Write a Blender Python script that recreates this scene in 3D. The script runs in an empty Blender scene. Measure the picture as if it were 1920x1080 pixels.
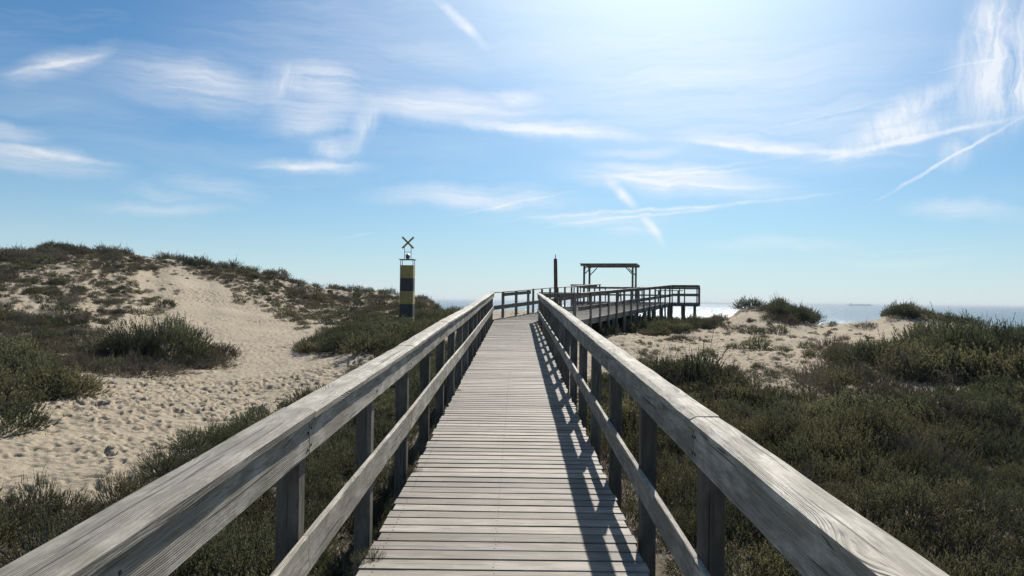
import bpy, math, random
import numpy as np
from mathutils import Vector

R = math.radians
random.seed(7); rng = np.random.default_rng(11)
scn = bpy.context.scene
COL = scn.collection

# ------------------------------------------------------------------ camera
EYE = 2.4                       # eye height above the near sand
F = 1400.0                      # focal length in pixels of a 1920 wide picture
cam_d = bpy.data.cameras.new('camera'); cam = bpy.data.objects.new('camera', cam_d); COL.objects.link(cam)
cam_d.sensor_width = 36.0; cam_d.lens = F / 1920 * 36
cam_d.clip_start = 0.05; cam_d.clip_end = 90000
from mathutils import Matrix
cam.matrix_world = (Matrix.Translation((0, 0, EYE)) @ Matrix.Rotation(math.atan(10 / F), 4, 'Z')
                    @ Matrix.Rotation(R(90) + math.atan(24.5 / F), 4, 'X') @ Matrix.Rotation(R(0.64), 4, 'Z'))
scn.camera = cam

# ------------------------------------------------------------------ sun, exposure
SUN_AZ, SUN_EL = R(11.5), R(35.0)      # azimuth to the right of the boardwalk
sd = bpy.data.lights.new('sun', 'SUN'); sun = bpy.data.objects.new('sun', sd); COL.objects.link(sun)
sd.energy = 4.3; sd.angle = R(0.53); sd.color = (1.0, 0.93, 0.83)
sdir = Vector((math.sin(SUN_AZ) * math.cos(SUN_EL), math.cos(SUN_AZ) * math.cos(SUN_EL), math.sin(SUN_EL)))
sun.rotation_euler = sdir.to_track_quat('Z', 'Y').to_euler()
scn.view_settings.view_transform = 'Standard'; scn.view_settings.look = 'None'
scn.view_settings.exposure = 0.60; scn.view_settings.gamma = 1.0
scn.render.engine = 'CYCLES'
scn.cycles.max_bounces = 6; scn.cycles.diffuse_bounces = 3; scn.cycles.transmission_bounces = 3
scn.cycles.transparent_max_bounces = 8; scn.cycles.use_denoising = True
scn.cycles.denoiser = 'OPENIMAGEDENOISE'; scn.cycles.denoising_input_passes = 'RGB_ALBEDO_NORMAL'; scn.cycles.denoising_prefilter = 'NONE'
scn.cycles.use_adaptive_sampling = False
scn.cycles.sample_clamp_indirect = 6.0

# ------------------------------------------------------------------ node helpers
class NT:
    def __init__(s, tree): s.t = tree; s.n = tree.nodes; s.l = tree.links
    def new(s, typ, **kw):
        n = s.n.new(typ)
        for k, v in kw.items(): setattr(n, k, v)
        return n
    def put(s, sock, v):
        if isinstance(v, bpy.types.NodeSocket): s.l.new(v, sock)
        elif v is not None: sock.default_value = v
    def math(s, op, a, b=None, c=None, clamp=False):
        n = s.new('ShaderNodeMath', operation=op, use_clamp=clamp)
        s.put(n.inputs[0], a); s.put(n.inputs[1], b)
        if c is not None: s.put(n.inputs[2], c)
        return n.outputs[0]
    def vm(s, op, a, b=None, scale=None):
        n = s.new('ShaderNodeVectorMath', operation=op)
        s.put(n.inputs[0], a)
        if b is not None: s.put(n.inputs[1], b)
        if scale is not None: s.put(n.inputs['Scale'], scale)
        return n.outputs['Value'] if op in ('LENGTH', 'DOT_PRODUCT', 'DISTANCE') else n.outputs[0]
    def mapping(s, v, loc=(0, 0, 0), rot=(0, 0, 0), sc=(1, 1, 1), typ='POINT'):
        n = s.new('ShaderNodeMapping', vector_type=typ)
        s.put(n.inputs['Vector'], v); n.inputs['Location'].default_value = loc
        n.inputs['Rotation'].default_value = rot; n.inputs['Scale'].default_value = sc
        return n.outputs[0]
    def noise(s, v, scale=5, detail=3, rough=0.5, dist=0.0, col=False):
        n = s.new('ShaderNodeTexNoise'); s.put(n.inputs['Vector'], v)
        n.inputs['Scale'].default_value = scale; n.inputs['Detail'].default_value = detail
        n.inputs['Roughness'].default_value = rough; n.inputs['Distortion'].default_value = dist
        return n.outputs['Color'] if col else n.outputs['Fac']
    def vor(s, v, scale=5, rand=1.0, out='Distance', feature='F1'):
        n = s.new('ShaderNodeTexVoronoi', feature=feature); s.put(n.inputs['Vector'], v)
        n.inputs['Scale'].default_value = scale; n.inputs['Randomness'].default_value = rand
        return n.outputs[out]
    def mr(s, v, a, b, c=0.0, d=1.0, smooth=False):
        n = s.new('ShaderNodeMapRange'); n.clamp = True
        if smooth: n.interpolation_type = 'SMOOTHSTEP'
        s.put(n.inputs[0], v)
        for i, q in enumerate((a, b, c, d)): s.put(n.inputs[i + 1], q)
        return n.outputs[0]
    def mix(s, f, a, b, blend='MIX'):
        n = s.new('ShaderNodeMix', data_type='RGBA', blend_type=blend)
        s.put(n.inputs[0], f); s.put(n.inputs[6], a); s.put(n.inputs[7], b)
        return n.outputs[2]
    def xyz(s, v):
        n = s.new('ShaderNodeSeparateXYZ'); s.put(n.inputs[0], v); return n.outputs
    def comb(s, x, y, z=0.0):
        n = s.new('ShaderNodeCombineXYZ')
        for i, q in enumerate((x, y, z)): s.put(n.inputs[i], q)
        return n.outputs[0]
    def attr(s, name):
        n = s.new('ShaderNodeAttribute', attribute_name=name); return n.outputs
    def bump(s, h, strength=0.5, dist=0.01, normal=None):
        n = s.new('ShaderNodeBump'); s.put(n.inputs['Height'], h)
        n.inputs['Strength'].default_value = strength; n.inputs['Distance'].default_value = dist
        if normal is not None: s.put(n.inputs['Normal'], normal)
        return n.outputs[0]

def c4(r, g, b): return (r, g, b, 1.0)

def material(name):
    m = bpy.data.materials.new(name); m.use_nodes = True
    t = NT(m.node_tree); b = t.n['Principled BSDF']
    return m, t, b

# ------------------------------------------------------------------ sky
def hor(px): return 564.5 + 0.0112 * (px - 960)
def sky_pt(px, py):
    a = math.atan((px - 970) / F)
    return a, math.atan((hor(px) - py) / F * math.cos(a))

def build_world():
    w = bpy.data.worlds.new('World'); scn.world = w; w.use_nodes = True
    t = NT(w.node_tree); bg = t.n['Background']
    sky = t.new('ShaderNodeTexSky', sky_type='NISHITA')
    sky.sun_disc = False; sky.sun_elevation = SUN_EL; sky.sun_rotation = SUN_AZ
    sky.altitude = 0; sky.air_density = 1.0; sky.dust_density = 0.0; sky.ozone_density = 2.5
    tc = t.new('ShaderNodeTexCoord').outputs['Generated']
    x, y, z = t.xyz(tc)[:3]
    az = t.math('ARCTAN2', x, y); el = t.math('ARCSINE', t.math('MAXIMUM', z, -0.2))
    P = t.comb(az, el)
    w1 = t.vm('SCALE', t.vm('SUBTRACT', t.noise(P, 5.5, 2, 0.5, 0.2, col=True), (0.5, 0.5, 0.5)), scale=0.042)
    w2 = t.vm('SCALE', t.vm('SUBTRACT', t.noise(P, 24, 4, 0.6, 0, col=True), (0.5, 0.5, 0.5)), scale=0.018)
    PW = t.vm('ADD', t.vm('ADD', P, w1), w2)
    w3 = t.vm('SCALE', t.vm('SUBTRACT', t.noise(P, 30, 3, 0.6, 0, col=True), (0.5, 0.5, 0.5)), scale=0.010)
    w4 = t.vm('SCALE', t.vm('SUBTRACT', t.noise(P, 3, 1, 0.5, 0, col=True), (0.5, 0.5, 0.5)), scale=0.03)
    PC = t.vm('ADD', t.vm('ADD', P, w3), w4)
    def blob(src, x0, y0, x1, y1, wid, wt, soft=0.0):
        a0, e0 = sky_pt(x0, y0); a1, e1 = sky_pt(x1, y1)
        L = math.hypot(a1 - a0, e1 - e0) / 2; ang = math.atan2(e1 - e0, a1 - a0)
        v = t.mapping(src, ((a0 + a1) / 2, (e0 + e1) / 2, 0), (0, 0, ang), (L, wid / F / 2, 1), 'TEXTURE')
        v = t.vm('MULTIPLY', v, (1, 1, 0))
        return t.mr(t.vm('LENGTH', v), soft, 1.0, wt, 0.0, smooth=True)
    def total(src, lst, soft=0.0):
        s_ = None
        for b in lst:
            v = blob(src, *b, soft=soft)
            s_ = v if s_ is None else t.math('MAXIMUM', s_, v)
        return s_
    # long wisps that run down to the right
    A = total(PW, [(-40, 140, 260, 88, 60, .75), (100, 110, 620, 190, 130, .8), (430, 160, 1150, 205, 100, .95), (690, 195, 1330, 262, 60, 1.0),
                   (1100, 235, 1760, 296, 56, .9), (1250, 190, 1950, 260, 190, .5), (480, 110, 720, 220, 150, 1.05), (455, 215, 700, 215, 110, .85),
                   (430, 300, 740, 318, 34, .85), (560, 250, 690, 300, 60, .6), (880, 165, 1060, 195, 60, .8),
                   (-250, 245, 270, 318, 60, 1.0), (-120, 215, 110, 262, 46, .75), (250, 320, 540, 372, 60, .45), (80, 365, 500, 398, 36, .45), (180, 335, 420, 380, 40, .35),
                   (620, 362, 1130, 372, 60, .85), (980, 312, 1600, 366, 80, 1.0), (1090, 330, 1420, 345, 60, .8), (1060, 310, 1330, 330, 44, .9), (900, 400, 1300, 408, 40, .6),
                   (1050, 290, 1350, 286, 30, .5), (1250, 455, 1700, 462, 34, .4), (1500, 490, 1900, 478, 26, .4),
                   (1640, 372, 1990, 408, 46, .6), (780, 60, 1950, 180, 380, .55), (200, 40, 1000, 150, 260, .3), (1000, 150, 1700, 200, 120, .5), (560, 40, 1000, 150, 120, .35), (1100, 430, 1260, 416, 40, .4)])
    # brighter knot of cloud in the upper right, fibres upright
    B = total(PW, [(1900, -30, 1845, 300, 230, 1.3), (1840, 120, 1560, 300, 70, 1.0), (1930, 0, 1790, 80, 150, 1.2), (1930, -60, 1830, 260, 170, 1.3), (1990, 60, 1860, 250, 170, 1.3), (1850, 210, 1500, 306, 60, 1.1), (1800, 250, 1770, 330, 70, .7), (1900, 60, 1760, 90, 90, .8),
                   (545, 105, 500, 215, 80, .6), (690, 190, 655, 300, 60, .8), (620, 260, 600, 310, 90, .4)])
    # contrails
    Cn = total(PC, [(700, 206, 1330, 262, 24, .50), (1150, 245, 1790, 298, 16, .60), (-60, 262, 260, 312, 16, .6), (1060, 312, 1330, 350, 14, .5), (1200, 330, 1480, 352, 10, .4), (430, 304, 700, 314, 14, .45), (1600, 398, 1980, 185, 9, .9), (1128, 322, 1200, 400, 30, 1.0), (1185, 385, 1252, 475, 26, 1.0), (790, -20, 920, 105, 30, .9),
                    (860, 415, 1700, 342, 11, .75), (960, 430, 1460, 368, 10, .65), (1030, 330, 1500, 300, 9, .5), (780, 412, 1130, 345, 7, .4),
                    (620, 450, 720, 432, 6, .35), (1300, 262, 1760, 170, 6, .25), (1000, 336, 1540, 280, 8, .4),
                    (1460, 312, 1990, 208, 16, .8), (-40, 140, 230, 88, 14, .6), (1680, 150, 1960, 90, 5, .3),
                    (1560, 478, 1960, 466, 5, .3)])
    fa = t.noise(t.mapping(PW, rot=(0, 0, R(10)), sc=(3.2, 62, 1)), 1.0, 7, 0.66, 0.45)
    fa2 = t.noise(t.mapping(PW, rot=(0, 0, R(-12)), sc=(5, 95, 1)), 1.0, 6, 0.64, 0.3)
    fb = t.noise(t.mapping(PW, rot=(0, 0, R(-35)), sc=(48, 10, 1)), 1.0, 7, 0.66, 0.9)
    fa3 = t.noise(t.mapping(PC, rot=(0, 0, R(7)), sc=(9, 190, 1)), 1.0, 4, 0.6, 0.3)
    fa = t.math('ADD', t.math('MULTIPLY', fa, .68), t.math('MULTIPLY', fa3, .32))
    FA = t.mr(t.math('ADD', t.math('MULTIPLY', fa, .62), t.math('MULTIPLY', fa2, .38)), .33, .60, 0.16, 1.0)
    FB = t.mr(fb, .30, .66, 0.1, 1.0)
    FC = t.mr(t.noise(PC, 40, 3), .3, .6, .35, 1.0)
    m = t.math('ADD', t.math('MULTIPLY', A, FA), t.math('MULTIPLY', B, FB))
    m = t.math('ADD', m, t.math('MULTIPLY', Cn, FC))
    # thin veil anywhere in the sky, and more of it behind the camera
    veil = t.math('MULTIPLY', t.mr(t.noise(t.mapping(PW, rot=(0, 0, R(8)), sc=(2.2, 16, 1)), 1.0, 4, .6, .5), .48, .8), .28)
    m = t.math('ADD', m, t.math('MULTIPLY', veil, t.mr(el, .02, .2)), clamp=True)
    m = t.math('MULTIPLY', m, t.mr(el, 0.01, 0.09, 0.3, 1.0))
    # the cloud shines by the sunlight scattered towards the viewer: brighter near the sun
    cosang = t.vm('DOT_PRODUCT', tc, tuple(sdir))
    near = t.math('POWER', t.math('MAXIMUM', cosang, 0.0), 5.0)
    cb = t.math('MULTIPLY_ADD', near, 3.5, 11.0)
    cloud = t.new('ShaderNodeCombineColor')
    t.put(cloud.inputs[0], t.math('MULTIPLY', cb, .98)); t.put(cloud.inputs[1], t.math('MULTIPLY', cb, 1.0)); t.put(cloud.inputs[2], t.math('MULTIPLY', cb, 1.04))
    # thin high haze scattering round the sun
    skyc = t.mix(1.0, sky.outputs[0], c4(.54, .92, 1.13), 'MULTIPLY')
    skyc = t.mix(t.math('MULTIPLY', t.math('POWER', 2.718, t.math('MULTIPLY', t.math('MAXIMUM', el, 0.0), -11.0)), .86), skyc, c4(9.4, 10.2, 11.1))
    glow = t.math('MULTIPLY', t.math('POWER', t.math('MAXIMUM', cosang, 0.0), 18.0), GLOW)
    gl = t.new('ShaderNodeCombineColor')
    for i, k in enumerate((.93, .95, .80)): t.put(gl.inputs[i], t.math('MULTIPLY', glow, k))
    skyc = t.mix(1.0, skyc, gl.outputs[0], 'ADD')
    colr = t.mix(t.math('MULTIPLY', m, .82), skyc, cloud.outputs[0])
    t.l.new(colr, bg.inputs['Color']); bg.inputs['Strength'].default_value = 0.05
    w.cycles.sampling_method = 'MANUAL'; w.cycles.sample_map_resolution = 512
GLOW = 16.0
HAZE = 0.00011
build_world()

# ------------------------------------------------------------------ object helpers
def tag(o, label=None, cat=None, group=None, kind=None):
    if label: o['label'] = label
    if cat: o['category'] = cat
    if group: o['group'] = group
    if kind: o['kind'] = kind
    return o
def empty(name, loc=(0, 0, 0), rz=0.0):
    o = bpy.data.objects.new(name, None); COL.objects.link(o); o.location = loc; o.rotation_euler = (0, 0, rz)
    o.empty_display_size = 0.2
    return o
def np_mesh(name, V, Fc, attrs=None, mats=(), mi=None, smooth=False):
    """V (n,3); Fc list of (m,k) int arrays (each with one face size)."""
    me = bpy.data.meshes.new(name)
    V = np.asarray(V, dtype=np.float32)
    loops = np.concatenate([f.ravel() for f in Fc]).astype(np.int32)
    tot = np.concatenate([np.full(len(f), f.shape[1]) for f in Fc]).astype(np.int32)
    st = np.concatenate([[0], np.cumsum(tot)[:-1]]).astype(np.int32)
    me.vertices.add(len(V)); me.vertices.foreach_set('co', V.ravel())
    me.loops.add(len(loops)); me.loops.foreach_set('vertex_index', loops)
    me.polygons.add(len(tot)); me.polygons.foreach_set('loop_start', st); me.polygons.foreach_set('loop_total', tot)
    if mi is not None: me.polygons.foreach_set('material_index', np.asarray(mi, dtype=np.int32))
    me.polygons.foreach_set('use_smooth', np.full(len(tot), smooth))
    me.update(calc_edges=True)
    for k, a in (attrs or {}).items():
        a = np.asarray(a, dtype=np.float32)
        if a.ndim == 2:
            at = me.attributes.new(k, 'FLOAT_VECTOR', 'POINT'); at.data.foreach_set('vector', a.ravel())
        else:
            at = me.attributes.new(k, 'FLOAT', 'POINT'); at.data.foreach_set('value', a)
    for m in mats: me.materials.append(m)
    return me

class MB:
    """collects solid pieces; build() links them as ONE mesh object"""
    def __init__(s): s.v = []; s.f = []; s.g = []; s.mi = []
    def add(s, V, faces, G, mi=0):
        b = len(s.v); s.v += [tuple(p) for p in V]; s.g += [tuple(p) for p in G]
        for f in faces: s.f.append([b + i for i in f]); s.mi.append(mi)
    def board(s, a, b, w, h, up=(0, 0, 1), ch=0.005, seg=1, wob=0.0, mi=0, taper=1.0, worn=None):
        a = Vector(a); b = Vector(b); ax = (b - a); L = ax.length; ax.normalize()
        up = Vector(up); side = ax.cross(up).normalized(); u = side.cross(ax).normalized()
        hw, hh = w / 2, h / 2
        sec = [(-hw + ch, -hh), (hw - ch, -hh), (hw, -hh + ch), (hw, hh - ch), (hw - ch, hh), (-hw + ch, hh), (-hw, hh - ch), (-hw, -hh + ch)]
        if worn:
            if worn < 0: sec[3] = (hw, hh - .014); sec[4] = (hw - .026, hh)
            else: sec[5] = (-hw + .026, hh); sec[6] = (-hw, hh - .014)
        off = Vector((random.uniform(0, 90), random.uniform(0, 90), random.uniform(0, 90)))
        V, G = [], []
        for i in range(seg + 1):
            k = i / seg; c = a.lerp(b, k); tp = 1 + (taper - 1) * k
            for (p, q) in sec:
                jx = random.uniform(-wob, wob); jy = random.uniform(-wob, wob)
                V.append(c + side * (p * tp + jx) + u * (q * tp + jy)); G.append((k * L + off.x, p + off.y, q + off.z))
        fs = []
        for i in range(seg):
            for j in range(8):
                fs.append((i * 8 + j, i * 8 + (j + 1) % 8, (i + 1) * 8 + (j + 1) % 8, (i + 1) * 8 + j))
        fs.append(tuple(range(7, -1, -1))); fs.append(tuple(seg * 8 + j for j in range(8)))
        s.add(V, fs, G, mi)
        return s
    def tube(s, pts, r, n=8, mi=0, r2=None):
        pts = [Vector(p) for p in pts]; V, G = [], []
        for i, p in enumerate(pts):
            d = (pts[min(i + 1, len(pts) - 1)] - pts[max(i - 1, 0)]).normalized()
            x = d.orthogonal().normalized(); y = d.cross(x)
            rr = r if r2 is None else r + (r2 - r) * i / (len(pts) - 1)
            for j in range(n):
                a = 2 * math.pi * j / n; V.append(p + x * rr * math.cos(a) + y * rr * math.sin(a)); G.append((i * .3, j * .02, 0))
        fs = []
        for i in range(len(pts) - 1):
            for j in range(n): fs.append((i * n + j, i * n + (j + 1) % n, (i + 1) * n + (j + 1) % n, (i + 1) * n + j))
        fs.append(tuple(range(n - 1, -1, -1))); fs.append(tuple((len(pts) - 1) * n + j for j in range(n)))
        s.add(V, fs, G, mi); return s
    def poly(s, pts, thick, nrm, mi=0):
        n = len(pts); nrm = Vector(nrm).normalized() * thick
        V = [Vector(p) for p in pts] + [Vector(p) + nrm for p in pts]
        fs = [tuple(range(n - 1, -1, -1)), tuple(range(n, 2 * n))] + [(i, (i + 1) % n, n + (i + 1) % n, n + i) for i in range(n)]
        s.add(V, fs, [(p.x, p.y, p.z) for p in V], mi); return s
    def build(s, name, mats, parent=None, smooth=False):
        if not isinstance(mats, (list, tuple)): mats = [mats]
        me = bpy.data.meshes.new(name); me.from_pydata([tuple(v) for v in s.v], [], s.f)
        at = me.attributes.new('gc', 'FLOAT_VECTOR', 'POINT'); at.data.foreach_set('vector', np.array(s.g, dtype=np.float32).ravel())
        me.polygons.foreach_set('material_index', np.array(s.mi, dtype=np.int32))
        me.polygons.foreach_set('use_smooth', np.full(len(s.f), smooth))
        for m in mats: me.materials.append(m)
        me.update()
        o = bpy.data.objects.new(name, me); COL.objects.link(o)
        if parent is not None: o.parent = parent; o.matrix_parent_inverse.identity()
        return o

# ------------------------------------------------------------------ materials
def wood(name, base, dark, light, grain=1.0, moss=0.0, bumpd=0.003):
    m, t, b = material(name)
    g = t.attr('gc')['Vector']
    # knots pull the grain lines around them
    kv = t.mapping(g, sc=(1.3, 5.5, 5.5))
    kd = t.vor(kv, 1.0)
    pull = t.mr(kd, 0.0, 0.42, 1.0, 0.0, smooth=True)
    wv = t.noise(t.mapping(g, sc=(0.9, 5, 5)), 1.0, 2, .5)
    gx, gy, gz = t.xyz(g)[:3]
    yy = t.math('ADD', t.math('ADD', gy, t.math('MULTIPLY', pull, 0.035)), t.math('MULTIPLY', wv, 0.05))
    zz = t.math('ADD', gz, t.math('MULTIPLY', pull, 0.02))
    q = t.comb(t.math('MULTIPLY', gx, 0.9), t.math('MULTIPLY', yy, 1), zz)
    ring = t.math('SINE', t.math('MULTIPLY', t.math('ADD', yy, t.math('MULTIPLY', zz, .8)), 1050.0))
    amp = t.mr(t.noise(t.mapping(g, sc=(1.5, 14, 14)), 1.0, 3, .6), .35, .7)
    ring = t.math('MULTIPLY', ring, t.math('MAXIMUM', amp, pull))
    fib = t.noise(t.mapping(q, sc=(5, 260, 260)), 1.0, 3, .6)
    big = t.noise(t.mapping(q, sc=(1.2, 14, 14)), 1.0, 5, .65)
    blot = t.noise(t.mapping(q, sc=(4, 34, 34)), 1.0, 7, .75)
    stain = t.noise(t.mapping(g, sc=(3, 8, 8)), 1.0, 5, .65)
    crack = t.mr(t.noise(t.mapping(q, sc=(1.1, 62, 62)), 1.0, 2, .4), .66, .69, 0, 1)
    knot = t.mr(kd, 0.03, 0.075, 1.0, 0.0)
    f = t.math('MULTIPLY_ADD', ring, 0.13 * grain, t.math('MULTIPLY', fib, 0.75))
    f = t.math('ADD', f, t.math('MULTIPLY', t.math('SUBTRACT', big, .5), .45))
    col = t.mix(t.mr(f, .18, .52), c4(*dark), c4(*base))
    col = t.mix(t.mr(stain, .46, .62, 0, .75), col, c4(*light))
    col = t.mix(t.mr(blot, .50, .60, 0, .72), col, c4(*[d * 1.1 for d in dark]))
    tone = t.mr(t.noise(t.mapping(g, sc=(.0, .45, .45)), 1.0, 0), .36, .64, .64, 1.2)
    tn = t.new('ShaderNodeCombineColor')
    for q_ in range(3): t.put(tn.inputs[q_], tone)
    col = t.mix(1.0, col, tn.outputs[0], 'MULTIPLY')
    if moss: col = t.mix(t.mr(t.noise(g, 5.0, 4, .7), .52, .72, 0, moss), col, c4(.13, .13, .07))
    col = t.mix(t.math('MULTIPLY', crack, .8), col, c4(*[d * .25 for d in dark]))
    col = t.mix(t.math('MULTIPLY', knot, .6), col, c4(*[d * .5 for d in dark]))
    t.l.new(col, b.inputs['Base Color']); b.inputs['Roughness'].default_value = .72; b.inputs['Specular IOR Level'].default_value = .35
    h = t.math('ADD', t.math('MULTIPLY', ring, .22 * grain), t.math('SUBTRACT', t.math('MULTIPLY', fib, 1.0), t.math('MULTIPLY', crack, 1.2)))
    t.l.new(t.bump(h, .8, bumpd), b.inputs['Normal'])
    return m
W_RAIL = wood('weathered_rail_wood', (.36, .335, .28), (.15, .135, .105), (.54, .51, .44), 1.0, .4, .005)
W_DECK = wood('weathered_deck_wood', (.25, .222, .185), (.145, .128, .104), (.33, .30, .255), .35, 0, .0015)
W_POST_SHADED = wood('post_wood_shade_tone', (.13, .115, .095), (.07, .062, .05), (.21, .19, .16), .6, .2)  # brownish wood, darker than the rails: the posts' shade is put into the colour
W_FAR = wood('platform_wood', (.19, .175, .15), (.10, .09, .078), (.27, .25, .22), .3, .1, .001)
W_POLE = wood('brown_pole_wood', (.20, .125, .065), (.11, .065, .035), (.27, .18, .10), .4, 0)

def plain(name, col, rough=.6, metal=0.0, var=.25, scale=8):
    m, t, b = material(name)
    tc = t.new('ShaderNodeTexCoord').outputs['Object']
    n = t.noise(tc, scale, 5, .65)
    n2 = t.noise(t.mapping(tc, sc=(6, 6, .8)), scale * .5, 4, .6)
    c = t.mix(t.mr(n, .35, .7, 0, 1), c4(*col), c4(*[q * (1 - var) for q in col]))
    c = t.mix(t.mr(n2, .55, .75, 0, .5), c, c4(*[q * (1 - 1.5 * var) + .02 for q in col]))
    t.l.new(c, b.inputs['Base Color']); b.inputs['Roughness'].default_value = rough; b.inputs['Metallic'].default_value = metal
    t.l.new(t.bump(n, .3, .004), b.inputs['Normal'])
    return m
M_YEL = plain('faded_yellow_paint', (.42, .32, .09), var=.35, scale=5); M_BLK = plain('faded_black_paint', (.045, .046, .05), var=.35, scale=5)
M_STEEL = plain('grey_steel', (.25, .27, .28), .45, .6); M_LAMP = plain('lantern_grey', (.12, .13, .14), .4)
M_SCREW = plain('screw_heads', (.07, .065, .06), .5, .4)
M_SHIP = plain('ship_haze_grey', (.30, .36, .42), .6, 0, .1, .02)  # grey moved towards the sky: distance haze put into the colour

def sand_material():
    m, t, b = material('sand')
    pos = t.new('ShaderNodeNewGeometry').outputs['Position']
    veg = t.attr('veg')['Fac']
    n1 = t.noise(pos, .35, 4, .6); n2 = t.noise(pos, 3.0, 5, .65); n3 = t.noise(pos, 60, 4, .7)
    col = t.mix(t.mr(n1, .3, .7), c4(.41, .35, .26), c4(.33, .28, .205))
    col = t.mix(t.mr(n2, .45, .8, 0, .4), col, c4(.36, .28, .19))
    col = t.mix(t.mr(n3, .5, .8, 0, .35), col, c4(.30, .24, .17))
    # bits of dry plant litter lying on the sand
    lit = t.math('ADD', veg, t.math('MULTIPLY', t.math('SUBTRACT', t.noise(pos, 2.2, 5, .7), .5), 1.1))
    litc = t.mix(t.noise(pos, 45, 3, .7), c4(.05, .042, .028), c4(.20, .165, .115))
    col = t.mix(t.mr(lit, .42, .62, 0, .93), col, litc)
    bits = t.mr(t.vor(pos, 7.5), .0, .09, 1, 0)
    col = t.mix(t.math('MULTIPLY', bits, t.mr(t.noise(pos, .8, 2), .5, .6, 0, .8)), col, c4(.09, .07, .05))
    t.l.new(col, b.inputs['Base Color']); b.inputs['Roughness'].default_value = .95; b.inputs['Specular IOR Level'].default_value = .15
    h = t.math('ADD', t.noise(pos, 6, 4, .6), t.math('MULTIPLY', n3, .25))
    t.l.new(t.bump(h, .9, .05), b.inputs['Normal'])
    return m
M_SAND = sand_material()

def leaf_material(name, a, b_, c_, tr=.35):
    m = bpy.data.materials.new(name); m.use_nodes = True; t = NT(m.node_tree)
    t.n.remove(t.n['Principled BSDF']); out = t.n['Material Output']
    var = t.attr('var')['Fac']; oi = t.new('ShaderNodeObjectInfo').outputs['Random']
    pos = t.new('ShaderNodeNewGeometry').outputs['Position']
    patch = t.noise(pos, .55, 3, .6)
    f = t.math('ADD', t.math('MULTIPLY', var, .75), t.math('ADD', t.math('MULTIPLY', oi, .40), t.math('MULTIPLY', t.math('SUBTRACT', patch, .5), 1.8)))
    col = t.mix(t.mr(f, .15, .55), c4(*a), c4(*b_)); col = t.mix(t.mr(f, .55, 1.05), col, c4(*c_))
    d = t.new('ShaderNodeBsdfDiffuse'); tl = t.new('ShaderNodeBsdfTranslucent'); gl = t.new('ShaderNodeBsdfGlossy')
    gl.inputs['Roughness'].default_value = .45; gl.inputs['Color'].default_value = (.8, .85, .9, 1)
    t.l.new(col, d.inputs['Color'])
    t.l.new(t.mix(1.0, col, c4(1.15, 1.15, .75), 'MULTIPLY'), tl.inputs['Color'])
    mx = t.new('ShaderNodeMixShader'); mx.inputs[0].default_value = tr; t.l.new(d.outputs[0], mx.inputs[1]); t.l.new(tl.outputs[0], mx.inputs[2])
    m2 = t.new('ShaderNodeMixShader'); m2.inputs[0].default_value = .02; t.l.new(mx.outputs[0], m2.inputs[1]); t.l.new(gl.outputs[0], m2.inputs[2])
    t.l.new(m2.outputs[0], out.inputs['Surface'])
    return m
L_GREEN = leaf_material('dark_green_needles', (.042, .050, .040), (.085, .097, .072), (.17, .178, .13), .42)  # darkest leaf tones raised: milky glare veil put into the leaf colours
L_OLIVE = leaf_material('olive_leaves', (.052, .054, .040), (.115, .110, .078), (.215, .20, .14), .42)
L_GREY = leaf_material('grey_brown_twigs', (.055, .048, .040), (.14, .122, .098), (.27, .235, .185), .2)
L_BARK = leaf_material('shrub_bark', (.045, .036, .028), (.07, .056, .042), (.10, .08, .06), 0.0)

# ------------------------------------------------------------------ terrain
def hsh(ix, iy, s=0):
    n = (ix.astype(np.int64) * 374761393 + iy.astype(np.int64) * 668265263 + s * 974634777) & 0xFFFFFFFF
    n = ((n ^ (n >> 13)) * 1274126177) & 0xFFFFFFFF
    return ((n ^ (n >> 16)) & 0xFFFFFF) / float(0xFFFFFF)
def vnoise(x, y, s=0):
    ix = np.floor(x); iy = np.floor(y); fx = x - ix; fy = y - iy
    fx = fx * fx * (3 - 2 * fx); fy = fy * fy * (3 - 2 * fy)
    a = hsh(ix, iy, s); b = hsh(ix + 1, iy, s); c = hsh(ix, iy + 1, s); d = hsh(ix + 1, iy + 1, s)
    return (a * (1 - fx) + b * fx) * (1 - fy) + (c * (1 - fx) + d * fx) * fy - .5
def fbm(x, y, o=4, s=0):
    v = 0; a = 1
    for i in range(o): v = v + a * vnoise(x * 2 ** i + 17 * i, y * 2 ** i - 9 * i, s + i); a *= .5
    return v

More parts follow.
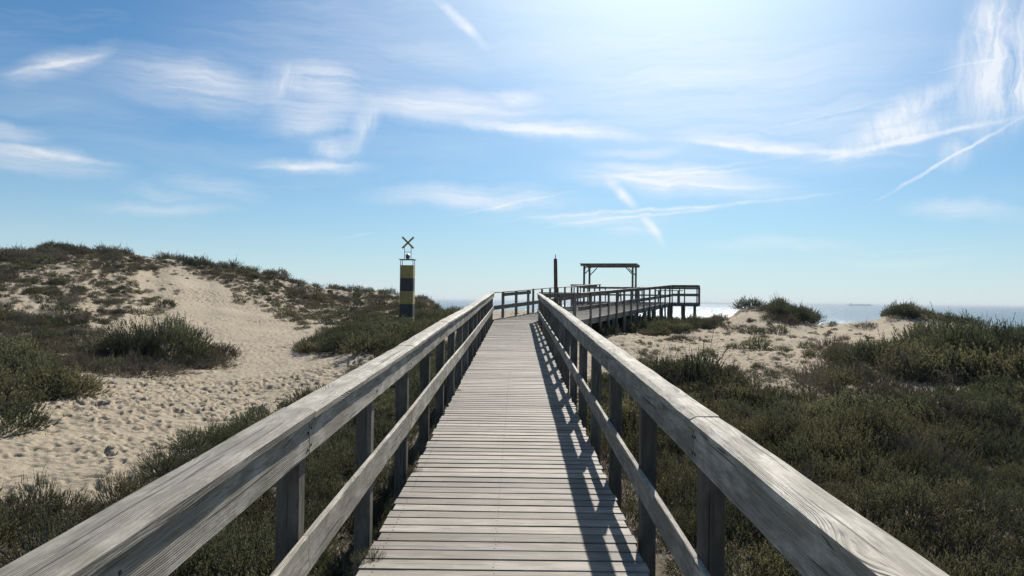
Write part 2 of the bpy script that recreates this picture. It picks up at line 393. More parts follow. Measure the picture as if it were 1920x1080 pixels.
TAIL_R = [(75, -3), (100, -6), (200, -10), (260, -14)]
TAIL_L = [(110, 0), (150, -3), (200, -8), (260, -14)]
COLS = [
 (-700, [(0, -2.4), (8, -2.4), (15, -2.2), (25, -1.4), (35, 0), (45, 1.5), (55, 2.8), (65, 3.6), (80, 3.6)] + TAIL_L),
 (0,    [(0, -2.4), (8, -2.4), (15, -2.3), (25, -1.95), (35, -1.0), (45, .5), (55, 2.1), (63, 3.4), (68, 3.7), (75, 3.6), (85, 3)] + TAIL_L),
 (120,  [(0, -2.4), (8, -2.4), (15, -2.35), (25, -2.1), (35, -1.3), (45, .1), (55, 1.9), (65, 3.9), (70, 4.4), (76, 4.3), (85, 3)] + TAIL_L),
 (220,  [(0, -2.4), (8, -2.4), (15, -2.35), (25, -2.2), (35, -1.6), (45, -.5), (55, 1.1), (65, 3.2), (72, 4.4), (78, 4.4), (88, 3)] + TAIL_L),
 (300,  [(0, -2.4), (10, -2.4), (25, -2.25), (35, -1.85), (45, -1.1), (55, .3), (65, 2.2), (74, 3.8), (80, 3.9), (90, 3)] + TAIL_L),
 (400,  [(0, -2.4), (10, -2.4), (25, -2.25), (35, -1.95), (45, -1.45), (55, -.4), (65, 1.2), (76, 3.3), (82, 3.4), (90, 2.6)] + TAIL_L),
 (480,  [(0, -2.4), (10, -2.4), (25, -2.25), (35, -2.0), (45, -1.65), (55, -.8), (65, .5), (75, 2.1), (83, 3.0), (92, 2.2)] + TAIL_L),
 (560,  [(0, -2.4), (10, -2.4), (22, -2.2), (35, -1.95), (45, -1.75), (55, -1.2), (65, -.4), (75, .8), (84, 1.9), (94, 1.2)] + TAIL_L),
 (610,  [(0, -2.4), (10, -2.4), (22, -2.1), (35, -1.9), (45, -1.7), (55, -1.3), (65, -.7), (75, .2), (85, 1.2), (95, .6)] + TAIL_L),
 (700,  [(0, -2.4), (10, -2.4), (18, -2.0), (25, -1.6), (35, -1.6), (45, -1.6), (55, -1.3), (65, -.7), (75, .1), (85, .9), (95, .4)] + TAIL_L),
 (790,  [(0, -2.4), (10, -2.35), (18, -2.0), (24, -1.45), (30, -1.35), (45, -1.4), (55, -1.2), (65, -.8), (75, -.2), (80, -.1)] + TAIL_L),
 (870,  [(0, -2.4), (10, -2.35), (18, -1.95), (24, -1.4), (28, -1.15), (40, -1.1), (55, -.95), (62, -.85)] + TAIL_R),
 (970,  [(0, -2.4), (10, -2.35), (15, -2.15), (20, -1.75), (25, -1.3), (28, -1.05), (33, -.85), (45, -.62), (53, -.6)] + TAIL_R),
 (1070, [(0, -2.4), (10, -2.35), (15, -2.2), (20, -1.9), (28, -1.4), (35, -1.15), (45, -.95), (52, -1.1)] + TAIL_R),
 (1160, [(0, -2.4), (10, -2.35), (15, -2.25), (22, -1.95), (30, -1.5), (35, -1.3), (42, -1.1), (48, -1.2), (54, -1.8)] + TAIL_R),
 (1250, [(0, -2.4), (10, -2.35), (15, -2.25), (22, -1.95), (30, -1.65), (36, -1.4), (42, -1.2), (46, -1.3), (55, -2.2)] + TAIL_R),
 (1330, [(0, -2.4), (10, -2.35), (15, -2.2), (21, -1.95), (30, -1.7), (36, -1.50), (42, -1.30), (46, -1.35), (54, -2.2)] + TAIL_R),
 (1362, [(0, -2.4), (10, -2.35), (15, -2.2), (21, -1.95), (30, -1.7), (36, -1.48), (42, -.95), (46, -.8), (54, -2.0)] + TAIL_R),
 (1395, [(0, -2.4), (10, -2.35), (15, -2.2), (21, -1.95), (30, -1.7), (36, -1.45), (39, -1.0), (42, -.5), (45, -.15), (48, -.3), (54, -1.8)] + TAIL_R),
 (1450, [(0, -2.4), (10, -2.35), (15, -2.2), (21, -1.95), (30, -1.7), (36, -1.45), (39, -1.0), (42, -.4), (45, -.05), (48, -.2), (54, -1.8)] + TAIL_R),
 (1505, [(0, -2.4), (10, -2.35), (15, -2.2), (21, -1.95), (30, -1.7), (36, -1.45), (42, -.8), (46, -.75), (54, -2.0)] + TAIL_R),
 (1530, [(0, -2.4), (10, -2.35), (15, -2.2), (21, -1.95), (30, -1.7), (36, -1.45), (40, -1.2), (44, -1.15), (54, -1.9)] + TAIL_R),
 (1620, [(0, -2.4), (10, -2.3), (15, -2.15), (21, -1.85), (28, -1.6), (34, -1.35), (39, -1.0), (43, -1.0), (54, -1.9)] + TAIL_R),
 (1700, [(0, -2.4), (10, -2.3), (15, -2.1), (21, -1.75), (28, -1.4), (34, -1.0), (37, -.5), (40, -.15), (43, -.4), (54, -1.9)] + TAIL_R),
 (1770, [(0, -2.4), (10, -2.3), (15, -2.1), (21, -1.7), (28, -1.35), (34, -1.05), (39, -.7), (43, -.9), (54, -2)] + TAIL_R),
 (1920, [(0, -2.4), (10, -2.3), (15, -2.0), (21, -1.7), (28, -1.45), (34, -1.35), (39, -1.35), (54, -2.2)] + TAIL_R),
 (2700, [(0, -2.4), (10, -2.3), (15, -2.0), (21, -1.7), (28, -1.45), (34, -1.35), (39, -1.35), (54, -2.2)] + TAIL_R),
]
YG = np.arange(0, 262, 1.0)
TA = np.array([(c[0] - 970) / F for c in COLS])
TZ = np.array([np.interp(YG, [p[0] for p in c[1]], [p[1] for p in c[1]]) for c in COLS])
ker = np.array([1, 2, 3, 4, 3, 2, 1.]); ker /= ker.sum()
TZ = np.array([np.convolve(np.pad(r, 3, mode='edge'), ker, 'valid') for r in TZ])

def terrain(x, y, detail=True):
    x = np.asarray(x, float); y = np.asarray(y, float)
    yy = np.clip(y, 0, 260.999); a = np.clip(x / np.maximum(y, 4.0), TA[0], TA[-1] - 1e-6)
    ci = np.clip(np.searchsorted(TA, a, side='right') - 1, 0, len(TA) - 2)
    f = (a - TA[ci]) / (TA[ci + 1] - TA[ci]); f = f * f * (3 - 2 * f)
    yi = np.floor(yy).astype(int); fy = yy - yi
    def row(c): return TZ[c, yi] * (1 - fy) + TZ[c, np.minimum(yi + 1, len(YG) - 1)] * fy
    z = row(ci) * (1 - f) + row(ci + 1) * f
    far = np.clip((np.abs(y) - 260) / 60, 0, 1)
    back = np.clip(-y / 60, 0, 1)
    z = z + back * 1.5
    z = np.where(y > 255, -14.0, z)
    corr = np.exp(-((x + 0.06) / 2.2) ** 2) * (y < 30) + 0.35
    k = np.clip(1.15 - corr, .25, 1)
    z = z + k * (.22 * fbm(x / 5.0, y / 5.0, 3, 5) + .09 * fbm(x / 1.3, y / 1.3, 3, 9))
    return z + EYE

def corridor(x, y):           # sand stays clear of the underside of the deck
    return None

def project(x, y, z):
    px = 970 + F * x / y
    return px, hor(px) - F * (z - EYE) / y
def hit(px, py, y0=2.5, y1=95):
    ys = np.arange(y0, y1, .05); xs = (px - 970) / F * ys
    zt = terrain(xs, ys); zr = EYE + (hor(px) - py) / F * ys
    k = np.argmax(zt >= zr)
    if not (zt >= zr).any(): k = len(ys) - 1
    return float(xs[k]), float(ys[k]), float(zt[k])
def inpoly(px, py, poly):
    c = np.zeros(px.shape, bool); n = len(poly)
    for i in range(n):
        x0, y0 = poly[i]; x1, y1 = poly[(i + 1) % n]
        if y0 == y1: continue
        c ^= ((y0 > py) != (y1 > py)) & (px < (x1 - x0) * (py - y0) / (y1 - y0) + x0)
    return c

# where the scrub grows (footprints on the ground, measured in the photograph)
POLYS = {
 'right_near': [(1120, 720), (1180, 705), (1260, 700), (1340, 712), (1420, 738), (1500, 752), (1580, 735), (1700, 742), (1950, 740), (2700, 742), (2700, 9000), (990, 9000), (1040, 900)],
 'right_mid': [(1650, 680), (1680, 705), (1760, 722), (1900, 726), (2700, 724), (2700, 640), (1950, 632), (1820, 632), (1730, 645)],
 'right_sparse': [(1500, 700), (1560, 655), (1700, 640), (1760, 680), (1700, 735), (1560, 735), (1480, 748)],
 'ramp_foot': [(1060, 640), (1060, 600), (1190, 590), (1290, 592), (1350, 596), (1345, 612), (1240, 628), (1150, 622), (1120, 640)],
 'mound': [(1450, 580), (1500, 580), (1530, 604), (1480, 612), (1455, 600)],
 'right_crest': [(1655, 596), (1680, 570), (1760, 580), (1950, 600), (2700, 600), (2700, 615), (1800, 612), (1730, 604), (1690, 598)],
 'left_near': [(-900, 1010), (0, 955), (250, 935), (345, 868), (450, 812), (560, 765), (680, 698), (750, 668), (850, 640), (960, 620), (960, 9000), (-900, 9000)],
 'left_bank': [(556, 660), (620, 664), (700, 668), (790, 650), (880, 604), (800, 592), (700, 606), (620, 630)],
 'left_edge': [(-900, 800), (-60, 790), (20, 772), (120, 752), (150, 730), (90, 708), (0, 660), (-900, 600)],
 'left_grey': [(-500, 640), (0, 690), (110, 702), (250, 700), (400, 692), (440, 670), (370, 650), (250, 640), (160, 615), (0, 590), (-500, 560)],
 'left_slope': [(-500, 600), (0, 612), (110, 640), (165, 612), (150, 555), (100, 520), (60, 495), (0, 488), (-500, 480)],
 'slope_all': [(-300, 470), (0, 478), (60, 466), (210, 470), (300, 486), (480, 506), (600, 545), (700, 550), (860, 590), (760, 604), (640, 612), (560, 600), (470, 570), (400, 545), (300, 560), (200, 610), (0, 640), (-300, 600)],
 'flat_right': [(1180, 640), (1340, 605), (1560, 605), (1640, 630), (1560, 670), (1600, 730), (1480, 745), (1300, 730), (1200, 680)],
 'crest': [(-300, 470), (0, 478), (60, 468), (200, 466), (240, 476), (210, 490), (100, 492), (0, 498), (-300, 490)],
 'crest_far': [(300, 484), (480, 502), (560, 530), (600, 542), (700, 545), (790, 558), (870, 572), (870, 606), (780, 596), (700, 582), (600, 572), (540, 560), (470, 528), (400, 508), (300, 496)],
}
def poly_w(px, py, name): return inpoly(px, py, POLYS[name])

def build_ground():
    na_f = 1150
    af = np.linspace(R(-46), R(46), na_f)
    ab = np.linspace(R(46), R(314), 120)[1:-1]
    ang = np.concatenate([af, ab]); n = len(ang)
    r = [0.6]
    while r[-1] < 115: r.append(r[-1] * (1.05 if r[-1] < 3 else 1.0048))
    while r[-1] < 60000: r.append(r[-1] * 1.10)
    r = np.array(r)
    RR, AA = np.meshgrid(r, ang, indexing='ij')
    x = RR * np.sin(AA); y = RR * np.cos(AA)
    z = terrain(x, y)
    zc = z.copy()
    # litter mask
    yy = np.maximum(y, 2.0); px = 970 + F * x / yy; py = hor(px) - F * (z - EYE) / yy
    wx = 14 * fbm(x * .9, y * .9, 3, 31); wy = 8 * fbm(x * .9 + 7, y * .9, 3, 37)
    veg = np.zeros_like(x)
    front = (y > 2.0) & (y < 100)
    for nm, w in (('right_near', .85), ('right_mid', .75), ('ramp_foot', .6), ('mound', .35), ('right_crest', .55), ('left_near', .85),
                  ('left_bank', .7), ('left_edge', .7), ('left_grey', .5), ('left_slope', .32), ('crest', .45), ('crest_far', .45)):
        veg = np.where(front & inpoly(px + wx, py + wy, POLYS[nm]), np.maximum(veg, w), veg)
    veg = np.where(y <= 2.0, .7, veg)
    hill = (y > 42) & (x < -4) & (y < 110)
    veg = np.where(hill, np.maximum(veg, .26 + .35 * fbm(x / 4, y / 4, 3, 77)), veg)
    # footprints and wind ripples: real dents in the mesh
    m = (y > 3) & (y < 100)
    xs, ys = x[m], y[m]; d = np.zeros(xs.shape)
    for cell, depth, rad, seed, dens in ((.30, .062, .085, 1, .85), (.36, .060, .105, 2, .7), (.24, .035, .06, 4, .6), (.9, .06, .26, 3, .4)):
        ix = np.floor(xs / cell); iy = np.floor(ys / cell)
        for dx in (-1, 0, 1):
            for dy in (-1, 0, 1):
                cx = ix + dx; cy = iy + dy
                h1 = hsh(cx, cy, seed * 10); h2 = hsh(cx, cy, seed * 10 + 1); h3 = hsh(cx, cy, seed * 10 + 2); h4 = hsh(cx, cy, seed * 10 + 3)
                ox = (cx + h1) * cell; oy = (cy + h2) * cell; th = h3 * 6.283
                ux = (xs - ox) * np.cos(th) + (ys - oy) * np.sin(th); uy = -(xs - ox) * np.sin(th) + (ys - oy) * np.cos(th)
                q = (ux / (rad * 1.25)) ** 2 + (uy / (rad * .72)) ** 2
                d += (h4 < dens) * depth * (.5 + h1) * (-np.exp(-q * 1.6) + .30 * np.exp(-((np.sqrt(q) - 1.35) / .45) ** 2))
    d += .03 * fbm(xs / .35, ys / .35, 3, 50)
    calm = np.clip(1.05 + 1.6 * fbm(xs / 4, ys / 4, 3, 60), .5, 1.55) * np.clip(1.15 - 1.4 * veg[m], .1, 1)
    z[m] += d * calm
    # keep clear of the walkway
    under = (np.abs(x + .06) < 1.25) & (y < 29)
    z = np.where(under, np.minimum(z, EYE - 1.6 + .032 * y - .22), z)
    V = np.stack([x.ravel(), y.ravel(), z.ravel()], 1)
    V = np.concatenate([V, [[0, 0, 0.0]]]); veg = np.concatenate([veg.ravel(), [.7]])
    nr = len(r)
    i = np.arange(nr - 1)[:, None] * n; j = np.arange(n)[None, :]; j2 = (j + 1) % n
    q = np.stack([i + j, i + n + j, i + n + j2, i + j2], -1).reshape(-1, 4)[:, ::-1]
    c = len(V) - 1; k = np.arange(n)
    tri = np.stack([np.full(n, c), (k + 1) % n, k], 1)
    me = np_mesh('ground', V, [q, tri], {'veg': veg}, [M_SAND], smooth=True)
    o = bpy.data.objects.new('ground', me); COL.objects.link(o); tag(o, kind='structure')
build_ground()

# ------------------------------------------------------------------ sea
def build_sea():
    m, t, b = material('sea_water')
    pos = t.new('ShaderNodeNewGeometry').outputs['Position']
    n1 = t.noise(t.mapping(pos, sc=(.06, .11, .1)), 1.0, 5, .65)
    n2 = t.noise(t.mapping(pos, sc=(.5, .9, .5)), 1.0, 5, .7)
    big = t.noise(t.mapping(pos, sc=(.0007, .004, .001)), 1.0, 4, .6)
    t.l.new(t.mix(t.mr(big, .35, .65), c4(.020, .042, .066), c4(.034, .062, .088)), b.inputs['Base Color'])
    b.inputs['Specular IOR Level'].default_value = .38; b.inputs['Roughness'].default_value = .17; b.inputs['IOR'].default_value = 1.33
    h = t.math('ADD', t.math('MULTIPLY', n1, 1.0), t.math('MULTIPLY', n2, .22))
    t.l.new(t.bump(h, .7, 2.2), b.inputs['Normal'])
    S = 60000
    me = np_mesh('sea', [(-S, 190, EYE - 12), (S, 190, EYE - 12), (S, S, EYE - 12), (-S, S, EYE - 12)], [np.array([[0, 1, 2, 3]])], mats=[m])
    o = bpy.data.objects.new('sea', me); COL.objects.link(o); tag(o, kind='structure')
build_sea()

# ------------------------------------------------------------------ boardwalk
DL, DR = -.84, .73                         # deck edges
SL = .032
def dz(y): return EYE - 1.6 + SL * y        # top of deck on the boardwalk
Y0, Y1 = -1.41, 28.0
PITCH = 1.51
POSTY = [3.13 + PITCH * k for k in range(-3, 17)]

def deck_planks(mb, c0, c1, wl, wr, zf, pitch=.145, thick=.032, screws=True):
    """planks laid across a straight run from c0 to c1; wl/wr half widths left and right"""
    c0 = Vector((c0[0], c0[1], 0)); c1 = Vector((c1[0], c1[1], 0)); d = (c1 - c0); L = d.length; d.normalize(); s = Vector((d.y, -d.x, 0))
    k = 0; t_ = pitch / 2
    while t_ < L:
        c = c0 + d * t_; gap = random.choice([.002, .003, .003, .004, .005, .006, .008, .013]); w = pitch - gap
        z = zf(t_) - thick / 2 + random.uniform(-.0015, .0015); tw = random.uniform(-.002, .002)
        a = c - s * (wl + random.uniform(-.012, .012)); b = c + s * (wr + random.uniform(-.012, .012))
        a.z = z + tw; b.z = z - tw
        mb.board(a, b, w, thick, ch=.003, seg=3, wob=.0009)
        if screws and t_ < 14:
            for q in (-wl + .07, -.06 + (wr - wl) / 2, wr - .07):
                for e in (-.035, .035):
                    p = c + s * (q + random.uniform(-.006, .006)) + d * e; zz = zf(t_) + .0009
                    mb.poly([(p.x + .0045 * math.cos(a_), p.y + .0045 * math.sin(a_), zz) for a_ in np.linspace(0, 5.6, 9)], .001, (0, 0, 1), mi=1)
        t_ += pitch; k += 1

bw = empty('boardwalk', (0, 0, EYE - 2.4)); bw.location = (0, 0, 0)
tag(bw, 'long straight boardwalk of grey weathered cross planks climbing gently towards the sea', 'boardwalk')
mb = MB(); deck_planks(mb, (0, Y0), (0, Y1 - .03), -DL, DR, lambda t_: dz(Y0 + t_))
mb.build('deck', [W_DECK, M_SCREW], bw)
for xx in (DL + .06, -.055, DR - .06):
    mb = MB(); mb.board((xx, Y0, dz(Y0) - .115), (xx, Y1 - .1, dz(Y1) - .115), .06, .16); mb.build('joist', W_POST_SHADED, bw)

def railing(name, label, cat, p0, p1, zf, posts, side, inner, cap_w=.125, rail_h=1.035, seg_posts=2, start=0,
            post_drop=.6, mats=(W_RAIL, W_POST_SHADED), pw=.095, cap=True, face=True, face_h=.145, low=(.345, .505), group=None, wob=.012, ends=(0., 0.)):
    """straight run p0->p1. posts: distances along the run. side: +1 = the walkway lies to the LEFT of the run (fence on its right)
       inner = unit offset line is p0->p1 itself (inner faces of the boards)"""
    t0 = empty(name, (p0[0], p0[1], 0)); tag(t0, label, cat, group)
    O = Vector((p0[0], p0[1], 0))
    a = Vector((p0[0], p0[1], 0)); b = Vector((p1[0], p1[1], 0)); d = (b - a); L = d.length; d.normalize()
    s = Vector((d.y, -d.x, 0)) * side            # outward
    def P(t_, off, h): q = a + d * t_ + s * off - O; q.z = zf(t_) + h; return q
    H = rail_h
    for t_ in posts:
        mb = MB(); lean = random.uniform(-.012, .012)
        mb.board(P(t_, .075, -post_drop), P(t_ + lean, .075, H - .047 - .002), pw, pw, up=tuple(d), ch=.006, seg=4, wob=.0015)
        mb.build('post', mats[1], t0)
    js = [-ends[0]] + [posts[i] for i in range(start, len(posts), seg_posts) if 0.3 < posts[i] < L - .3] + [L + ends[1]]
    zo = [random.uniform(-wob, wob) for _ in js]
    xo = [random.uniform(-.006, .006) for _ in js]
    for i in range(len(js) - 1):
        u0, u1 = js[i] + .003, js[i + 1] - .003
        j0 = random.uniform(-.003, .003); j1 = random.uniform(-.004, .004)
        n = max(2, int((u1 - u0) / .25))
        if cap:
            mb = MB(); q0 = P(u0, cap_w / 2 - .020 + xo[i], H - .0235 + zo[i] + j0); q1 = P(u1, cap_w / 2 - .020 + xo[i + 1], H - .0235 + zo[i + 1] + j1)
            mb.board(q0, q1, cap_w, .047, ch=.008, seg=n, wob=.0022, worn=side); mb.build('handrail', mats[0], t0)
        if face:
            mb = MB(); q0 = P(u0, .016, H - .05 - face_h / 2 + zo[i]); q1 = P(u1, .016, H - .05 - face_h / 2 + zo[i + 1])
            mb.board(q0, q1, .028, face_h, ch=.004, seg=n, wob=.0012); 
            for t_ in posts:
                if u0 - .03 < t_ < u1 + .03 and t_ < 16 and mats[0] is W_RAIL:
                    for e in (-.04, .04):
                        for f_ in (-.035, .035):
                            c = P(min(max(t_ + e * .5, u0 + .02), u1 - .02), .0012, H - .05 - face_h / 2 + zo[i] + f_)
                            mb.poly([c + d * .006 * math.cos(a_) + Vector((0, 0, .006 * math.sin(a_))) for a_ in np.linspace(0, 5.6, 9)], .002, -s, mi=1)
            mb.build('face_board', [mats[0], M_SCREW], t0)
        if low:
            mb = MB(); q0 = P(u0, .013 + xo[i], sum(low) / 2 + zo[i] * 1.2); q1 = P(u1, .013 + xo[i + 1], sum(low) / 2 + zo[i + 1] * 1.2)
            mb.board(q0, q1, .028, low[1] - low[0], ch=.004, seg=n, wob=.0012); mb.build('lower_rail', mats[0], t0)
    return t0

LX, RX = -.862, .742
railing('railing', 'long grey wooden railing along the left edge of the boardwalk, beside the sandy path', 'railing',
        (LX, Y0), (LX, Y1), lambda t_: dz(Y0 + t_), [q - Y0 for q in POSTY if q < Y1 + .2] , -1, 0, start=1, ends=(0, .05), cap_w=.14)
railing('railing', 'long grey wooden railing along the right edge of the boardwalk, its shadow on the planks', 'railing',
        (RX, Y0), (RX, 27.4), lambda t_: dz(Y0 + t_), [q - Y0 for q in POSTY if q < 27.5], 1, 0, start=1, cap_w=.13, low=(.30, .45), ends=(0, .02))

# ramp that bends to the right towards the platform
def unit(deg): return Vector((math.sin(R(deg)), math.cos(R(deg)), 0))
RU = unit(19.5)
LA = Vector((-.93, 28.05, 0)); LB = LA + RU * 17.8
NA = Vector((2.30, 28.2, 0)); NU = unit(23.3); NB = NA + NU * 16.9
zr0 = EYE - .70
def rz(t_): return zr0 + .0425 * t_
ramp = empty('ramp', (0, 0, 0)); tag(ramp, 'wooden ramp bending right from the boardwalk end up to the raised platform', 'ramp')
# deck planks follow the two edges
mb = MB(); nn = int(17.2 / .145)
for i in range(nn):
    k = (i + .5) / nn; a = LA.lerp(LB, k); b = NA.lerp(NB, k)
    b0 = b
    z = rz(k * 17.2) - .016
    a.z = b.z = z; mb.board(a, b, .137, .032, ch=.004)
mb.build('deck', W_DECK, ramp)
# small triangular landing between boardwalk end and ramp
mb = MB()
for i in range(7):
    yy = 28.07 + .145 * i; xa = max(-.93, -.93); xb = 2.30 + .145 * i * .3
    k = 1 - i / 7
    zz = zr0 - .0165
    if i == 0: mb.board((DL, 27.42 + .1, zr0 - .06), (2.3, 28.05, zr0 - .06), .06, .08)
pts = [(.74, 27.42, zr0 - .04), (2.34, 27.75, zr0 - .04), (2.30, 28.10, zr0 - .04), (.74, 28.06, zr0 - .04)]
mb.poly(pts, .034, (0, 0, 1)); mb.build('landing', W_DECK, ramp)
for (A_, B_) in ((LA, LB), (NA, NB)):
    mb = MB(); a = A_.copy(); b = B_.copy(); a.z = rz(0) - .12; b.z = rz(17.2) - .12
    mb.board(a, b, .05, .24); mb.build('fascia', W_FAR, ramp)
for i in range(0, 9):
    k = (i + .4) / 8.8
    for (A_, B_) in ((LA, LB), (NA, NB)):
        p = A_.lerp(B_, k); g = float(terrain(p.x, p.y))
        mb = MB(); mb.board((p.x + .06, p.y, g - .4), (p.x + .06, p.y, rz(k * 17.2) - .18), .12, .12, up=(0, 1, 0)); mb.build('pile', W_FAR, ramp)
zl = lambda t_: rz(t_)
railing('railing', 'short low fence across the end of the boardwalk, boarded between its three middle posts', 'railing',
        LA + RU * .02, LA + RU * 4.75, zl, [1.3, 2.85, 4.4], -1, 0, mats=(W_FAR, W_FAR), start=9, post_drop=.5, face=False, cap_w=.10, wob=.004)
LC = LA + RU * 5.0
railing('railing', 'thin railing along the far left side of the ramp, behind the brown pole', 'railing',
        LC, LB, lambda t_: rz(t_ + 5.0), [.1 + 1.27 * k for k in range(0, 11)], -1, 0, mats=(W_FAR, W_FAR), start=2, post_drop=.5, face=False, cap_w=.10, pw=.08)
railing('railing', 'railing along the near right side of the ramp, dark posts above the pale ramp deck', 'railing',
        NA, NB, zl, [.1 + 1.24 * k for k in range(1, 14)], 1, 0, mats=(W_FAR, W_FAR), start=2, seg_posts=3, post_drop=1.25, pw=.08, face_h=.10)
railing('railing', 'short railing joining the right boardwalk railing to the ramp, below the brown pole', 'railing',
        (.80, 27.45), (2.2, 27.75), lambda t_: zr0, [.06, .8, 1.34], 1, 0, mats=(W_RAIL, W_FAR), start=9, post_drop=.4)
# tilted end post of the ramp railing with its short curved handrail
mb0 = empty('railing_end', (2.12, 28.5, zr0 - .2)); tag(mb0, 'tilted end post with a short bent handrail beside the brown pole', 'railing end')
mb = MB(); mb.board((.12, 0, 0), (0, 0, 1.16), .10, .09, up=(0, 1, 0)); mb.build('post', W_FAR, mb0)
mb = MB(); mb.tube([(-.32, .05, 1.06), (-.22, .05, 1.14), (-.08, .05, 1.19), (.10, .05, 1.17)], .035, 8); mb.build('handrail', W_FAR, mb0)

# the face board of the short end fence, outside of its run
fb = [o for o in bpy.data.objects if o.get('label', '').startswith('short low fence across')][0]
mb = MB(); a = RU * 1.2; b = RU * 4.5; a.z = rz(1.2) + .90; b.z = rz(4.5) + .90; mb.board(a, b, .03, .13, seg=8, wob=.001); mb.build('face_board', W_FAR, fb)

# platform
PU = unit(14.0); PV = Vector((PU.y, -PU.x, 0))
NL = Vector((3.3, 45.2, 0)); PWID, PDEP = 7.4, 6.2; PZ = EYE + .03
def PP(u, v, z=0.0): q = NL + PV * u + PU * v; return Vector((q.x, q.y, PZ + z))
plat = empty('viewing_platform', (0, 0, 0)); tag(plat, 'raised wooden viewing platform on piles above the dune crest, carrying the pergola', 'platform')
mb = MB(); n = int(PDEP / .145)
for i in range(n):
    v = (i + .5) * PDEP / n; mb.board(PP(0, v, -.016), PP(PWID, v, -.016), .14, .032, ch=.003)
mb.build('deck', W_DECK, plat)
for (a, b) in ((PP(-.03, 0, -.13), PP(-.03, PDEP, -.13)), (PP(PWID + .03, 0, -.13), PP(PWID + .03, PDEP, -.13)),
               (PP(-.055, -.03, -.13), PP(PWID + .055, -.03, -.13)), (PP(-.055, PDEP + .03, -.13), PP(PWID + .055, PDEP + .03, -.13))):
    mb = MB(); mb.board(a, b, .05, .19); mb.build('fascia', W_FAR, plat)
for v in (.2, 2.1, 4.1, 6.0):
    for u in (.2, 1.6, 3.0, 4.4, 5.7, 6.5, 7.2):
        p = PP(u, v, -.04); g = float(terrain(p.x, p.y)) - .5
        mb = MB(); mb.board((p.x, p.y, g), tuple(p), .09, .09, up=(0, 1, 0)); mb.build('pile', W_FAR, plat)
zp = lambda t_: PZ
def seq(L, st=1.2): k = max(1, round(L / st)); return [L * i / k for i in range(k + 1)]
kw = dict(pw=.07, face_h=.09, low=(.42, .52), mats=(W_FAR, W_FAR), start=3, seg_posts=3, post_drop=.2, rail_h=1.02, wob=.006)
railing('railing', 'platform railing at the front left corner, under the pergola', 'railing', PP(0, 0), PP(1.55, 0), zp, seq(1.4), 1, 0, **kw)
railing('railing', 'platform railing at the front right, with open sea under it', 'railing', PP(5.9, 0), PP(PWID, 0), zp, [.05, .75, 1.45], 1, 0, **kw)
railing('railing', 'platform railing on the right end, above the tall thin piles', 'railing', PP(PWID, 0), PP(PWID, PDEP), zp, seq(PDEP)[1:], 1, 0, **kw)
railing('railing', 'platform railing on the left side, behind the ramp', 'railing', PP(0, 0), PP(0, PDEP), zp, seq(PDEP)[1:-1], -1, 0, **kw)
railing('railing', 'platform railing at the back, on the seaward side behind the pergola', 'railing', PP(0, PDEP), PP(PWID, PDEP), zp, seq(PWID), -1, 0, **kw)

# pergola
pg = empty('pergola', tuple(PP(.85, 3.3))); tag(pg, 'open wooden pergola with a flat slatted roof on four braced posts', 'pergola')
o0 = PP(.85, 3.3)
A0 = Vector((4.33, 48.5, 0)); PW_, PD_ = 3.12, 2.35
def G(u, v, z): q = A0 + PV * u + PU * v; return Vector((q.x, q.y, PZ + z)) - o0
HT = 2.42
for (u, v) in ((0, 0), (PW_, 0), (0, PD_), (PW_, PD_)):
    mb = MB(); mb.board(G(u, v, -.02), G(u, v, HT - .12), .12, .12, up=tuple(PU), ch=.008); mb.build('post', W_FAR, pg)
for v in (0, PD_):
    mb = MB(); mb.board(G(-.24, v, HT - .06), G(PW_ + .24, v, HT - .06), .09, .12); mb.build('beam', W_FAR, pg)
    for (u, sg) in ((0, 1), (PW_, -1)):
        mb = MB(); mb.board(G(u + sg * .05, v, HT - .62), G(u + sg * .50, v, HT - .15), .06, .06, up=tuple(PU)); mb.build('brace', W_FAR, pg)
for u in (0, PW_):
    for (v, sg) in ((0, 1), (PD_, -1)):
        mb = MB(); mb.board(G(u, v + sg * .05, HT - .62), G(u, v + sg * .50, HT - .15), .06, .06, up=tuple(PV)); mb.build('brace', W_FAR, pg)
mb = MB(); n = 30
for i in range(n):
    u = -.22 + (PW_ + .44) * i / (n - 1); mb.board(G(u, -.25, HT + .022), G(u, PD_ + .25, HT + .022), .075, .045)
mb.build('roof_slats', W_FAR, pg)

# picnic tables on the platform
def picnic(u, v, label):
    o = empty('picnic_table', tuple(PP(u, v)), -R(14)); tag(o, label, 'picnic table', 'picnic tables on the platform')
    mb = MB()
    for i in range(5): mb.board((-.85, -.29 + .145 * i, .74), (.85, -.29 + .145 * i, .74), .135, .04)
    mb.build('table_top', W_FAR, o)
    for s in (-1, 1):
        mb = MB()
        for i in range(2): mb.board((-.85, s * (.62 + .145 * i), .44), (.85, s * (.62 + .145 * i), .44), .135, .04)
        mb.build('seat', W_FAR, o)
    for x in (-.6, .6):
        for s in (-1, 1):
            mb = MB(); mb.board((x + .025 * s, s * .25, .72), (x + .025 * s, s * .68, 0), .045, .09, up=(1, 0, 0)); mb.build('leg', W_FAR, o)
        mb = MB(); mb.board((x, -.76, .40), (x, .76, .40), .04, .08); mb.build('cross_bar', W_FAR, o)
picnic(3.0, 4.4, 'wooden picnic table in the shade under the pergola roof')
picnic(5.6, 3.6, 'wooden picnic table standing in the open right of the pergola')

